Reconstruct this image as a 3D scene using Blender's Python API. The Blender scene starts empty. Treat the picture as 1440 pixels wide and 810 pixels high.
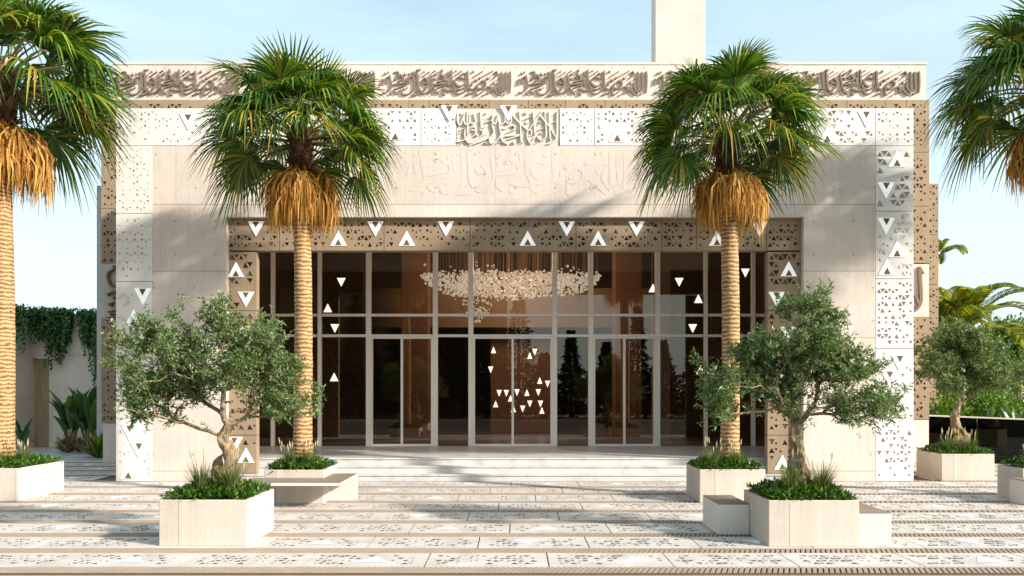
import bpy, bmesh, math, random
import numpy as np
from mathutils import Vector, Matrix, noise
from mathutils.geometry import delaunay_2d_cdt

R = math.radians
scene = bpy.context.scene
COL = scene.collection
random.seed(7)
FPX = 1144.0; CX = 722.0; CY = 545.0; CAMZ = 2.0     # pinhole read off the photograph (1440 px wide)

def PX(px, d): return (px - CX) * d / FPX
def PZ(py, d): return CAMZ + (CY - py) * d / FPX

# ------------------------------------------------------------------ objects
def tag(o, label=None, cat=None, group=None, kind=None):
    if label: o['label'] = label
    if cat: o['category'] = cat
    if group: o['group'] = group
    if kind: o['kind'] = kind
    return o

def empty(name, loc=(0, 0, 0), rz=0.0, label=None, cat=None, group=None):
    o = bpy.data.objects.new(name, None); COL.objects.link(o)
    o.location = loc; o.rotation_euler = (0, 0, rz); o.empty_display_size = 0.2
    return tag(o, label, cat, group)

class MB:
    """collects faces and links them as one mesh object"""
    def __init__(self): self.v = []; self.f = []; self.m = []
    def add(self, vs, fs, mi=0):
        n = len(self.v)
        self.v.extend([tuple(p) for p in vs])
        for f in fs: self.f.append([n + i for i in f]); self.m.append(mi)
    def box(self, x0, x1, y0, y1, z0, z1, mi=0):
        self.add([(x0,y0,z0),(x1,y0,z0),(x1,y1,z0),(x0,y1,z0),(x0,y0,z1),(x1,y0,z1),(x1,y1,z1),(x0,y1,z1)],
                 [(0,1,5,4),(1,2,6,5),(2,3,7,6),(3,0,4,7),(4,5,6,7),(3,2,1,0)], mi)
    def quad(self, a, b, c, d, mi=0): self.add([a, b, c, d], [(0,1,2,3)], mi)
    def tube(self, pts, radii, n=8, mi=0, cap=True):
        P = [Vector(p) for p in pts]; rings = []; ref = Vector((0.3, 1, 0.1)).normalized()
        vs = []
        for i, p in enumerate(P):
            t = (P[min(i+1, len(P)-1)] - P[max(i-1, 0)])
            if t.length < 1e-9: t = Vector((0,0,1))
            t.normalize()
            a = ref - t * ref.dot(t)
            if a.length < 1e-3: a = Vector((1,0,0)) - t * t.x
            a.normalize(); b = t.cross(a)
            for k in range(n):
                an = 2*math.pi*k/n
                vs.append(p + (a*math.cos(an) + b*math.sin(an))*radii[i])
        fs = []
        for i in range(len(P)-1):
            for k in range(n):
                fs.append((i*n+k, i*n+(k+1)%n, (i+1)*n+(k+1)%n, (i+1)*n+k))
        if cap:
            fs.append(tuple(reversed(range(n)))); fs.append(tuple(range((len(P)-1)*n, len(P)*n)))
        self.add(vs, fs, mi)
    def build(self, name, mats, parent=None, smooth=False, bevel=0.0, loc=None):
        me = bpy.data.meshes.new(name)
        me.from_pydata(self.v, [], self.f)
        if not isinstance(mats, (list, tuple)): mats = [mats]
        for m in mats: me.materials.append(m)
        if len(mats) > 1: me.polygons.foreach_set('material_index', self.m)
        if smooth: me.polygons.foreach_set('use_smooth', [True]*len(self.f))
        me.update()
        o = bpy.data.objects.new(name, me); COL.objects.link(o)
        if parent: o.parent = parent
        if loc: o.location = loc
        if bevel:
            b = o.modifiers.new('bevel', 'BEVEL'); b.width = bevel; b.segments = 2; b.limit_method = 'ANGLE'; b.angle_limit = R(40)
        return o

# ------------------------------------------------------------------ materials
class NT:
    def __init__(self, name):
        self.m = bpy.data.materials.new(name); self.m.use_nodes = True
        self.t = self.m.node_tree; self.t.nodes.clear()
        self.out = self.n('ShaderNodeOutputMaterial')
    def n(self, ty, **kw):
        x = self.t.nodes.new(ty)
        for k, v in kw.items():
            if k in x.inputs: x.inputs[k].default_value = v
            else: setattr(x, k, v)
        return x
    def l(self, a, b): self.t.links.new(a, b)
    def math(self, op, a, b=None, c=None):
        x = self.n('ShaderNodeMath', operation=op)
        for i, v in enumerate((a, b, c)):
            if v is None: continue
            if isinstance(v, (int, float)): x.inputs[i].default_value = v
            else: self.l(v, x.inputs[i])
        return x.outputs[0]
    def mix(self, fac, a, b, mode='MIX'):
        x = self.n('ShaderNodeMix', data_type='RGBA', blend_type=mode)
        for sock, v in ((x.inputs[0], fac), (x.inputs[6], a), (x.inputs[7], b)):
            if isinstance(v, (int, float)): sock.default_value = v
            elif isinstance(v, (tuple, list)): sock.default_value = (*v[:3], 1)
            else: self.l(v, sock)
        return x.outputs[2]
    def noise(self, scale, detail=4, rough=0.55, vec=None, dist=0):
        x = self.n('ShaderNodeTexNoise'); x.inputs['Scale'].default_value = scale; x.inputs['Detail'].default_value = detail
        x.inputs['Roughness'].default_value = rough; x.inputs['Distortion'].default_value = dist
        if vec is not None: self.l(vec, x.inputs['Vector'])
        return x.outputs['Fac']
    def ramp(self, fac, stops):
        x = self.n('ShaderNodeValToRGB'); e = x.color_ramp.elements
        while len(e) < len(stops): e.new(0.5)
        for q, (p, c) in zip(e, stops):
            q.position = p; q.color = (*c, 1) if isinstance(c, (tuple, list)) else (c, c, c, 1)
        self.l(fac, x.inputs[0]); return x.outputs[0]
    def pbsdf(self, color, rough=0.7, spec=0.3, bump=None, bstr=0.2, bdist=0.01, **kw):
        p = self.n('ShaderNodeBsdfPrincipled')
        p.inputs['Specular IOR Level'].default_value = spec
        for sock, v in (('Base Color', color), ('Roughness', rough)):
            if isinstance(v, (int, float)): p.inputs[sock].default_value = v
            elif isinstance(v, (tuple, list)): p.inputs[sock].default_value = (*v[:3], 1)
            else: self.l(v, p.inputs[sock])
        for k, v in kw.items(): p.inputs[k.replace('_', ' ')].default_value = v
        if bump is not None:
            b = self.n('ShaderNodeBump'); b.inputs['Strength'].default_value = bstr; b.inputs['Distance'].default_value = bdist
            self.l(bump, b.inputs['Height']); self.l(b.outputs[0], p.inputs['Normal'])
        self.l(p.outputs[0], self.out.inputs[0]); return p

def concrete(name, c, joints=None, mottling=0.24, holes=True):
    """cast concrete: mottling, faint vertical board streaks, pinholes; joints=(jx, jz, x-offset, z-offset) panel joints with tie holes"""
    T = NT(name)
    co = T.n('ShaderNodeTexCoord').outputs['Object']
    big = T.noise(1.1, 5, 0.6, co); fine = T.noise(38, 4, 0.6, co)
    mp = T.n('ShaderNodeMapping'); mp.inputs['Scale'].default_value = (14, 14, 0.6); T.l(co, mp.inputs[0])
    streak = T.noise(1.0, 3, 0.6, mp.outputs[0])
    v = T.math('ADD', T.math('MULTIPLY', big, 0.9), T.math('MULTIPLY', fine, 0.85))
    v = T.math('ADD', v, T.math('MULTIPLY', streak, 0.5))          
    k = T.math('ADD', T.math('MULTIPLY', T.math('SUBTRACT', v, 1.12), mottling*2.2), 1.0)
    kk = T.n('ShaderNodeCombineColor'); [T.l(k, kk.inputs[i]) for i in range(3)]
    col = T.mix(1.0, c, kk.outputs[0], 'MULTIPLY')
    warm = T.mix(T.math('MULTIPLY', big, 0.25), col, (c[0]*0.95, c[1]*0.86, c[2]*0.74))
    col = warm
    vo = T.n('ShaderNodeTexVoronoi'); vo.inputs['Scale'].default_value = 9; T.l(co, vo.inputs['Vector'])
    pin = T.math('LESS_THAN', vo.outputs['Distance'], T.math('MULTIPLY', T.noise(3, 2, 0.5, co), 0.13))
    height = T.math('SUBTRACT', T.math('ADD', T.math('MULTIPLY', fine, 0.4), T.math('MULTIPLY', streak, 0.6)), T.math('MULTIPLY', pin, 0.8))
    dark = T.math('MULTIPLY', pin, 0.35)
    if joints:
        jx, jz, ox, oz = joints
        s = T.n('ShaderNodeSeparateXYZ'); T.l(co, s.inputs[0])
        def near(sock, period, off, w):
            f = T.math('FRACT', T.math('ADD', T.math('DIVIDE', T.math('ADD', sock, off), period), 100.0))
            d = T.math('MULTIPLY', T.math('MINIMUM', f, T.math('SUBTRACT', 1.0, f)), period)
            return d
        row = T.math('FLOOR', T.math('DIVIDE', T.math('ADD', s.outputs[2], oz), jz))
        shift = T.math('MULTIPLY', T.math('FRACT', T.math('MULTIPLY', row, 0.37)), jx)
        xs = T.math('ADD', s.outputs[0], shift)
        dz = near(s.outputs[2], jz, oz, 0); dx = near(xs, jx, ox, 0)
        jl = T.math('MAXIMUM', T.math('LESS_THAN', dz, 0.009), T.math('LESS_THAN', dx, 0.005))
        wn = T.n('ShaderNodeTexWhiteNoise', noise_dimensions='2D'); cv = T.n('ShaderNodeCombineXYZ')
        T.l(T.math('FLOOR', T.math('DIVIDE', T.math('ADD', xs, ox), jx)), cv.inputs[0]); T.l(row, cv.inputs[1]); T.l(cv.outputs[0], wn.inputs['Vector'])
        tone = T.math('ADD', 0.93, T.math('MULTIPLY', wn.outputs['Value'], 0.12)); tc3 = T.n('ShaderNodeCombineColor'); [T.l(tone, tc3.inputs[i]) for i in range(3)]
        col = T.mix(1.0, col, tc3.outputs[0], 'MULTIPLY')
        if holes:
            hx = near(xs, jx/4, ox + jx/8, 0); hz = near(s.outputs[2], jz/2, oz + jz/4, 0)
            r = T.math('SQRT', T.math('ADD', T.math('POWER', hx, 2), T.math('POWER', hz, 2)))
            hole = T.math('LESS_THAN', r, 0.023)
            jl = T.math('MAXIMUM', jl, hole)
        height = T.math('SUBTRACT', height, T.math('MULTIPLY', jl, 2.5))
        dark = T.math('MAXIMUM', dark, T.math('MULTIPLY', jl, 0.6))
    col = T.mix(dark, col, (c[0]*0.35, c[1]*0.32, c[2]*0.28))
    T.pbsdf(col, 0.82, 0.25, height, 0.35, 0.006)
    return T.m

def plain(name, c, rough=0.6, spec=0.3, var=0.1, scale=6, bump=0.0, metallic=0.0):
    T = NT(name); co = T.n('ShaderNodeTexCoord').outputs['Object']
    f = T.noise(scale, 4, 0.6, co)
    col = T.mix(f, tuple(x*(1-var) for x in c), tuple(min(1, x*(1+var)) for x in c))
    p = T.pbsdf(col, rough, spec, f if bump else None, bump, 0.01)
    p.inputs['Metallic'].default_value = metallic
    return T.m

def leafmat(name, stops, trans=0.35, rough=0.45, spec=0.4, big=0.0):
    """leaf: every leaf its own shade of the ramp, light shows through"""
    T = NT(name)
    g = T.n('ShaderNodeNewGeometry').outputs['Random Per Island']
    fac = g
    if big:
        co = T.n('ShaderNodeTexCoord').outputs['Object']
        fac = T.math('ADD', T.math('MULTIPLY', g, 1-big), T.math('MULTIPLY', T.noise(2.2, 2, 0.5, co), big))
    col = T.ramp(fac, stops)
    p = T.pbsdf(col, rough, spec)
    tr = T.n('ShaderNodeBsdfTranslucent')
    tc = T.mix(1.0, col, (1.25, 1.25, 0.55), 'MULTIPLY'); T.l(tc, tr.inputs[0])
    mx = T.n('ShaderNodeMixShader'); mx.inputs[0].default_value = trans
    T.l(p.outputs[0], mx.inputs[1]); T.l(tr.outputs[0], mx.inputs[2]); T.l(mx.outputs[0], T.out.inputs[0])
    return T.m

def emit(name, c, s, base=None):
    T = NT(name)
    p = T.pbsdf(base or c, 0.5, 0.3)
    p.inputs['Emission Color'].default_value = (*c, 1); p.inputs['Emission Strength'].default_value = s
    return T.m

M = {}
CONC = (0.63, 0.548, 0.485)
M['concrete'] = concrete('facade_concrete', CONC, (3.4, 1.42, 0.9, 1.2))
M['concrete_parapet'] = concrete('parapet_concrete', (0.63, 0.548, 0.485), (3.4, 4.0, 0.4, 0.5))
M['concrete_plain'] = concrete('plain_concrete', (0.62, 0.54, 0.478))
M['concrete_shaded'] = concrete('shaded_concrete', (0.46, 0.42, 0.385), (4.0, 1.6, 0.2, 0.3), holes=False)  # concrete greyed and darkened for parts lying in shade
M['planter'] = concrete('planter_concrete', (0.52, 0.465, 0.405), (0.9, 1.6, 0.31, 0.9), 0.26, holes=False)
M['white'] = concrete('white_panel', (0.70, 0.675, 0.65), None, 0.06)
M['hole_white_shaded'] = concrete('white_panel_shade', (0.58, 0.53, 0.465), None, 0.06)  # panel white toned down for the shading inside its recesses
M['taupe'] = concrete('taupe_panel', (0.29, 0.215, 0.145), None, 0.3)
M['taupe_shaded'] = plain('shaded_taupe', (0.135, 0.095, 0.055), 0.8, 0.2)  # brown darkened for the shade inside the panel holes
M['taupe_hole_lit'] = plain('lit_hole_cream', (0.62, 0.55, 0.45), 0.8, 0.2)  # pale floor colour stands in for light coming through the holes
M['brown_inner'] = plain('brown_inner_triangle', (0.14, 0.095, 0.05), 0.7, 0.2)
M['lamp_white'] = emit('backlit_triangle', (1.0, 0.985, 0.95), 0.2, (0.82, 0.82, 0.81))
M['glint_inside'] = emit('mirrored_triangle_glow', (1.0, 0.96, 0.9), 2.0)  # glow stands in for white triangles reflected in the glass
M['script_taupe'] = concrete('taupe_lettering', (0.19, 0.142, 0.102), None, 0.15)
M['script_white'] = concrete('white_lettering', (0.66, 0.62, 0.575), None, 0.05)
M['marble'] = None
T = NT('white_marble'); co = T.n('ShaderNodeTexCoord').outputs['Object']
v1 = T.noise(1.6, 8, 0.62, co, 1.4)
c1 = T.ramp(v1, [(0.3, (0.42, 0.39, 0.365)), (0.48, (0.56, 0.54, 0.515)), (0.75, (0.63, 0.615, 0.595))])
T.pbsdf(c1, 0.35, 0.4); M['marble'] = T.m
T = NT('paver_white'); co = T.n('ShaderNodeTexCoord').outputs['Object']
isl = T.n('ShaderNodeNewGeometry').outputs['Random Per Island']
n1 = T.noise(2.2, 6, 0.65, co); n2 = T.noise(40, 3, 0.6, co)
c1 = T.ramp(T.math('ADD', T.math('MULTIPLY', n1, 0.75), T.math('MULTIPLY', n2, 0.25)), [(0.3, (0.38, 0.345, 0.31)), (0.5, (0.52, 0.485, 0.45)), (0.7, (0.62, 0.585, 0.55))])
T.pbsdf(c1, 0.6, 0.3, n2, 0.1, 0.004); M['paver'] = T.m
M['paver_shade_mark'] = plain('paver_shade_mark', (0.085, 0.07, 0.06), 0.8, 0.2, 0.2)  # dark floor colour stands in for the shadow inside the shallow triangles
M['paver_inlay'] = plain('paver_white_inlay', (0.82, 0.81, 0.79), 0.5, 0.3, 0.04)
M['joint'] = plain('joint_sand', (0.19, 0.165, 0.14), 0.9, 0.1)
M['grate'] = plain('drain_grate', (0.31, 0.235, 0.175), 0.7, 0.3, 0.25, 3)
M['grate_base'] = plain('drain_trough', (0.12, 0.095, 0.075), 0.9, 0.1)
M['asphalt'] = plain('asphalt', (0.06, 0.058, 0.055), 0.9, 0.2, 0.25, 30, 0.3)
M['ground'] = plain('sandy_ground', (0.30, 0.26, 0.21), 0.95, 0.1, 0.2, 0.4)
M['frame'] = plain('champagne_frame', (0.86, 0.80, 0.73), 0.4, 0.5, 0.04)
M['seat_brown'] = plain('brown_bench_top', (0.235, 0.18, 0.135), 0.6, 0.3, 0.12, 9)
M['bench'] = concrete('bench_plaster', (0.66, 0.61, 0.55), None, 0.06)
M['soil'] = plain('dark_soil', (0.05, 0.036, 0.025), 0.95, 0.1, 0.3, 20, 0.5)
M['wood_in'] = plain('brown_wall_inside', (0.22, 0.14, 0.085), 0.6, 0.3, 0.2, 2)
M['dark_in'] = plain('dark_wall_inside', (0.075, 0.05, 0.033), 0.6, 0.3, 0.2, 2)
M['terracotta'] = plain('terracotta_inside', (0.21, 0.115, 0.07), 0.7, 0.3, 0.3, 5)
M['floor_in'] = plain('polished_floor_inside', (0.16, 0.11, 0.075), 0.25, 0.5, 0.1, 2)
# tinted mirror-like glass
def glass(name, tint, refl, tone=(0.84, 0.75, 0.65)):
    T = NT(name)
    tr = T.n('ShaderNodeBsdfTransparent'); tr.inputs[0].default_value = (*tint, 1)
    gl = T.n('ShaderNodeBsdfGlossy'); gl.inputs['Roughness'].default_value = 0.0; gl.inputs[0].default_value = (*tone, 1)
    fr = T.n('ShaderNodeFresnel'); fr.inputs[0].default_value = 1.5
    fac = T.math('MINIMUM', T.math('ADD', fr.outputs[0], refl), 1.0)
    mx = T.n('ShaderNodeMixShader'); T.l(fac, mx.inputs[0]); T.l(tr.outputs[0], mx.inputs[1]); T.l(gl.outputs[0], mx.inputs[2])
    T.l(mx.outputs[0], T.out.inputs[0]); return T.m
M['glass'] = glass('bronze_glass', (0.55, 0.455, 0.36), 0.08)
M['black_glass'] = glass('black_glass', (0.03, 0.028, 0.022), 0.03, (.4, .4, .36))
M['crystal'] = emit('lit_glass_disc', (0.92, 1.0, 1.0), 0.33, (0.8, 0.72, 0.6))
M['wire'] = plain('brass_wire', (0.45, 0.33, 0.2), 0.4, 0.5)
# plants
M['palm_leaf'] = leafmat('fan_palm_leaf', [(0.0, (0.016, 0.055, 0.006)), (0.45, (0.048, 0.125, 0.010)), (0.75, (0.13, 0.215, 0.018)), (0.94, (0.30, 0.34, 0.04)), (1.0, (0.42, 0.20, 0.03))], 0.32, 0.36, 0.55)
M['palm_dead'] = leafmat('dry_palm_leaf', [(0.0, (0.20, 0.085, 0.02)), (0.45, (0.50, 0.25, 0.055)), (1.0, (0.74, 0.46, 0.14))], 0.3, 0.7, 0.2)
M['palm_fibre'] = plain('palm_fibre', (0.13, 0.065, 0.04), 0.9, 0.2, 0.5, 12, 0.6)
M['petiole'] = plain('palm_stalk', (0.16, 0.15, 0.035), 0.5, 0.4, 0.3, 8)
T = NT('palm_bark'); co = T.n('ShaderNodeTexCoord').outputs['Object']
wv = T.n('ShaderNodeTexWave', wave_type='BANDS', bands_direction='Z'); wv.inputs['Scale'].default_value = 4.3; wv.inputs['Distortion'].default_value = 4.5; wv.inputs['Detail'].default_value = 3; wv.inputs['Detail Scale'].default_value = 2.0
T.l(co, wv.inputs['Vector'])
nz = T.noise(9, 5, 0.65, co); mp = T.n('ShaderNodeMapping'); mp.inputs['Scale'].default_value = (30, 30, 2.5); T.l(co, mp.inputs[0]); st = T.noise(1, 3, 0.6, mp.outputs[0])
f = T.math('ADD', T.math('MULTIPLY', wv.outputs['Fac'], 0.4), T.math('ADD', T.math('MULTIPLY', nz, 0.4), T.math('MULTIPLY', st, 0.2)))
c1 = T.ramp(f, [(0.25, (0.12, 0.058, 0.025)), (0.45, (0.33, 0.19, 0.085)), (0.72, (0.52, 0.345, 0.175))])
T.pbsdf(c1, 0.85, 0.2, f, 0.7, 0.02); M['palm_bark'] = T.m
T = NT('olive_bark'); co = T.n('ShaderNodeTexCoord').outputs['Object']
mpo = T.n('ShaderNodeMapping'); mpo.inputs['Scale'].default_value = (1.6, 1.6, .55); T.l(co, mpo.inputs[0]); nz = T.noise(9, 7, 0.72, mpo.outputs[0], 1.2); vo = T.n('ShaderNodeTexVoronoi'); vo.inputs['Scale'].default_value = 14; T.l(co, vo.inputs['Vector'])
f = T.math('ADD', T.math('MULTIPLY', nz, 0.95), T.math('MULTIPLY', vo.outputs['Distance'], 0.08))
c1 = T.ramp(f, [(0.34, (0.06, 0.04, 0.022)), (0.5, (0.24, 0.17, 0.10)), (0.68, (0.44, 0.345, 0.23))])
T.pbsdf(c1, 0.9, 0.15, f, 0.9, 0.02); M['olive_bark'] = T.m
M['olive_leaf'] = leafmat('olive_leaf', [(0.0, (0.04, 0.08, 0.022)), (0.5, (0.105, 0.175, 0.055)), (0.82, (0.20, 0.27, 0.10)), (1.0, (0.32, 0.36, 0.17))], 0.34, 0.42, 0.45)
M['cover_leaf'] = leafmat('ground_cover_leaf', [(0.0, (0.015, 0.055, 0.006)), (0.5, (0.04, 0.115, 0.012)), (0.85, (0.09, 0.19, 0.02)), (1.0, (0.19, 0.28, 0.035))], 0.3, 0.4, 0.4)
M['grass_blade'] = leafmat('grass_blade', [(0.0, (0.05, 0.09, 0.025)), (0.6, (0.13, 0.18, 0.05)), (1.0, (0.30, 0.32, 0.13))], 0.35, 0.5, 0.3)
M['plume'] = leafmat('cream_plume', [(0.0, (0.42, 0.36, 0.24)), (1.0, (0.74, 0.68, 0.52))], 0.4, 0.9, 0.1)
M['ivy_leaf'] = leafmat('ivy_leaf', [(0.0, (0.012, 0.045, 0.008)), (0.6, (0.035, 0.105, 0.016)), (1.0, (0.09, 0.19, 0.03))], 0.2, 0.4, 0.4)
M['paddle_leaf'] = leafmat('paddle_leaf', [(0.0, (0.02, 0.06, 0.015)), (0.7, (0.06, 0.14, 0.03)), (1.0, (0.13, 0.21, 0.05))], 0.3, 0.35, 0.5)
M['red_leaf'] = leafmat('russet_leaf', [(0.0, (0.06, 0.09, 0.02)), (0.5, (0.22, 0.12, 0.07)), (1.0, (0.40, 0.22, 0.14))], 0.3, 0.5, 0.3)
M['bush_leaf'] = leafmat('bush_leaf', [(0.0, (0.025, 0.075, 0.008)), (0.6, (0.085, 0.19, 0.018)), (1.0, (0.24, 0.32, 0.035))], 0.35, 0.45, 0.35)
M['tree_leaf'] = leafmat('garden_tree_leaf', [(0.0, (0.03, 0.07, 0.015)), (0.6, (0.10, 0.16, 0.03)), (1.0, (0.22, 0.26, 0.05))], 0.35, 0.5, 0.3)
M['areca_leaf'] = leafmat('feather_palm_leaf', [(0.0, (0.04, 0.09, 0.01)), (0.5, (0.16, 0.21, 0.02)), (1.0, (0.46, 0.38, 0.04))], 0.35, 0.4, 0.4)
M['conifer_leaf'] = leafmat('conifer_needle', [(0.0, (0.006, 0.016, 0.006)), (1.0, (0.025, 0.05, 0.018))], 0.1, 0.6, 0.2)
M['pale_bark'] = plain('pale_bark', (0.52, 0.46, 0.36), 0.9, 0.2, 0.3, 8, 0.4)
M['dark_bark'] = plain('dark_bark', (0.08, 0.055, 0.035), 0.9, 0.2, 0.3, 8, 0.4)
T = NT('oak_door'); co = T.n('ShaderNodeTexCoord').outputs['Object']
mp = T.n('ShaderNodeMapping'); mp.inputs['Scale'].default_value = (12, 12, 0.7); T.l(co, mp.inputs[0]); st = T.noise(1.5, 5, 0.6, mp.outputs[0], 0.5)
c1 = T.ramp(st, [(0.3, (0.27, 0.18, 0.10)), (0.7, (0.44, 0.31, 0.19))]); T.pbsdf(c1, 0.6, 0.3, st, 0.15, 0.005); M['oak'] = T.m
M['lawn'] = plain('lawn', (0.06, 0.12, 0.02), 0.95, 0.1, 0.3, 3)
# ------------------------------------------------------------------ perforated panels
def tri_pts(cx, cz, w, h, up):
    if up: return [(cx-w/2, cz-h/2), (cx+w/2, cz-h/2), (cx, cz+h/2)]
    return [(cx-w/2, cz+h/2), (cx, cz-h/2), (cx+w/2, cz+h/2)]

def in_tri_box(x, z, c, grow):
    cx, cz, w, h, up = c
    hw, hh = w/2*grow, h/2*grow
    if abs(z-cz) > hh: return False
    t = (z-(cz-hh))/(2*hh)                       # 0 bottom .. 1 top
    half = hw*(1-t) if up else hw*t
    return abs(x-cx) < half + w*0.16

def lattice(x0, x1, z0, z1, side, p, sizes, rng, skip=()):
    """triangles on a triangular lattice inside the rectangle, away from the glowing triangles in skip"""
    h = side*0.92; nr = max(1, int((z1-z0-0.04)/h)); oz = z0 + ((z1-z0) - nr*h)/2
    nc = int((x1-x0)/ (side/2)) + 2; out = []
    for r in range(nr):
        for c in range(-1, nc):
            up = (r + c) % 2 == 0
            cx = x0 + c*side/2 + side/2; cz = oz + (r+0.5)*h
            if rng.random() > p: continue
            s = rng.choice(sizes)
            w, hh = side*s*0.86, h*s*0.80
            if cx-w/2 < x0+0.02 or cx+w/2 > x1-0.02: continue
            if any(in_tri_box(cx, cz, k, 1.55) for k in skip): continue
            off = (h*(1-s)*0.28) * (-1 if up else 1)
            out.append(tri_pts(cx, cz+off*0.5, w, hh, up))
    return out

def panel(name, x0, x1, z0, z1, y, thick, tris, depths, mats, parent, extra=None):
    """a slab with triangular recesses, front at y; mats = [face, recess floor]"""
    g = 0.006
    x0 += g; x1 -= g; z0 += g; z1 -= g
    vs = [Vector((x0,z0)), Vector((x1,z0)), Vector((x1,z1)), Vector((x0,z1))]; faces = [[0,1,2,3]]
    for t in tris:
        n = len(vs); a = [Vector(q) for q in t]
        if (a[1]-a[0]).cross(a[2]-a[0]) < 0: a.reverse()
        vs += a; faces.append([n, n+1, n+2])
    ov, oe, of, _, _, oid = delaunay_2d_cdt(vs, [], faces, 1, 1e-5)
    mb = MB(); base = len(mb.v)
    mb.v = [(p.x, y, p.y) for p in ov]
    for f, ids in zip(of, oid):
        if any(i > 0 for i in ids): continue
        mb.f.append(list(f)); mb.m.append(0)
    for k, t in enumerate(tris):
        d = depths[k % len(depths)] if isinstance(depths, list) else depths
        a = [Vector(q) for q in t]
        if (a[1]-a[0]).cross(a[2]-a[0]) < 0: a.reverse()
        q = [(p.x, y, p.y) for p in a] + [(p.x, y+d, p.y) for p in a]
        mb.add(q, [(0,3,4,1), (1,4,5,2), (2,5,3,0)], 0)
        mb.add(q[3:], [(0,1,2)], 1)
    b = y + thick
    mb.add([(x0,y,z0),(x1,y,z0),(x1,y,z1),(x0,y,z1),(x0,b,z0),(x1,b,z0),(x1,b,z1),(x0,b,z1)],
           [(0,4,5,1),(1,5,6,2),(2,6,7,3),(3,7,4,0),(5,4,7,6)], 0)
    return mb.build(name, mats, parent)

def lamp(parent, c, y, inner=True, w_in=0.42):
    """backlit white triangle standing 15 mm proud, small brown triangle at its base"""
    cx, cz, w, h, up = c
    t = tri_pts(cx, cz, w, h, up); mb = MB()
    f = y - 0.015
    a = [Vector(q) for q in t]
    if (a[1]-a[0]).cross(a[2]-a[0]) < 0: a.reverse()
    q = [(p.x, f, p.y) for p in a] + [(p.x, y+0.01, p.y) for p in a]
    mb.add(q, [(0,1,2), (0,3,4,1), (1,4,5,2), (2,5,3,0)], 0)
    if inner:
        ih = h*w_in; iw = w*w_in
        zc = cz - h/2 + ih/2 + h*0.03 if up else cz + h/2 - ih/2 - h*0.03
        s = [(px_, f-0.004, pz_) for px_, pz_ in tri_pts(cx, zc, iw, ih, up)]
        if not up: pass
        a2 = [Vector((p[0], p[2])) for p in s]
        if (a2[1]-a2[0]).cross(a2[2]-a2[0]) < 0: s.reverse()
        mb.add(s, [(0,1,2)], 1)
    return mb.build('glowing_triangle', [M['lamp_white'], M['brown_inner']], parent)

def lamps_px(lst, d, wpx, hpx):
    out = []
    for up, px, py in lst: out.append((PX(px, d), PZ(py, d), wpx*d/FPX, hpx*d/FPX, up == 'A'))
    return out

# ------------------------------------------------------------------ lettering traced as pen strokes
def smooth(pts, n=5):
    if len(pts) < 3: return [Vector(p) for p in pts]
    P = [Vector(p) for p in pts]; out = []
    for i in range(len(P)-1):
        p0 = P[max(i-1,0)]; p1 = P[i]; p2 = P[i+1]; p3 = P[min(i+2, len(P)-1)]
        for k in range(n):
            t = k/n
            out.append(0.5*((2*p1) + (p2-p0)*t + (2*p0-5*p1+4*p2-p3)*t*t + (3*p1-p0-3*p2+p3)*t**3))
    out.append(P[-1]); return out

def ink(strokes, to_world, wide, thin, depth, y, mb, taper=True, step=0.0007):
    """strokes in picture units (x right, y down); broad nib held at about 40 degrees"""
    for si, (pts, k) in enumerate(strokes):
        if len(pts) == 1:
            x, yy = pts[0]; r = wide*0.42*k
            P = [(x-r, yy), (x, yy-r*1.1), (x+r, yy), (x, yy+r*1.1)]
            ring = [to_world(*p) for p in P]
            f = y - depth - step*(si % 9)
            vs = [(p[0], f, p[1]) for p in ring] + [(p[0], y+0.003, p[1]) for p in ring]
            mb.add(vs, [(0,1,2,3), (0,4,5,1), (1,5,6,2), (2,6,7,3), (3,7,4,0)])
            continue
        P = smooth(pts); n = len(P); L = []; Rr = []
        for i, p in enumerate(P):
            t = P[min(i+1, n-1)] - P[max(i-1, 0)]
            if t.length < 1e-6: t = Vector((1, 0))
            t.normalize()
            ang = math.atan2(-t.y, t.x)
            w = (thin + (wide-thin)*abs(math.sin(ang - R(38))))*k*0.5
            if taper:
                e = min(i, n-1-i)/max(1, n-1)
                w *= min(1.0, 0.62 + e*3.2)
            nrm = Vector((-t.y, t.x))
            L.append(p + nrm*w); Rr.append(p - nrm*w)
        f = y - depth - step*(si % 9)
        vs = []
        for a, b in zip(L, Rr):
            wa = to_world(a.x, a.y); wb = to_world(b.x, b.y)
            vs += [(wa[0], f, wa[1]), (wb[0], f, wb[1]), (wa[0], y+0.003, wa[1]), (wb[0], y+0.003, wb[1])]
        fs = []
        for i in range(n-1):
            a = i*4; b = a+4
            fs += [(a, b, b+1, a+1), (a+2, b+2, b, a), (a+1, b+1, b+3, a+3)]
        fs += [(0,1,3,2), (n*4-4, n*4-2, n*4-1, n*4-3)]
        mb.add(vs, fs)

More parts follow.
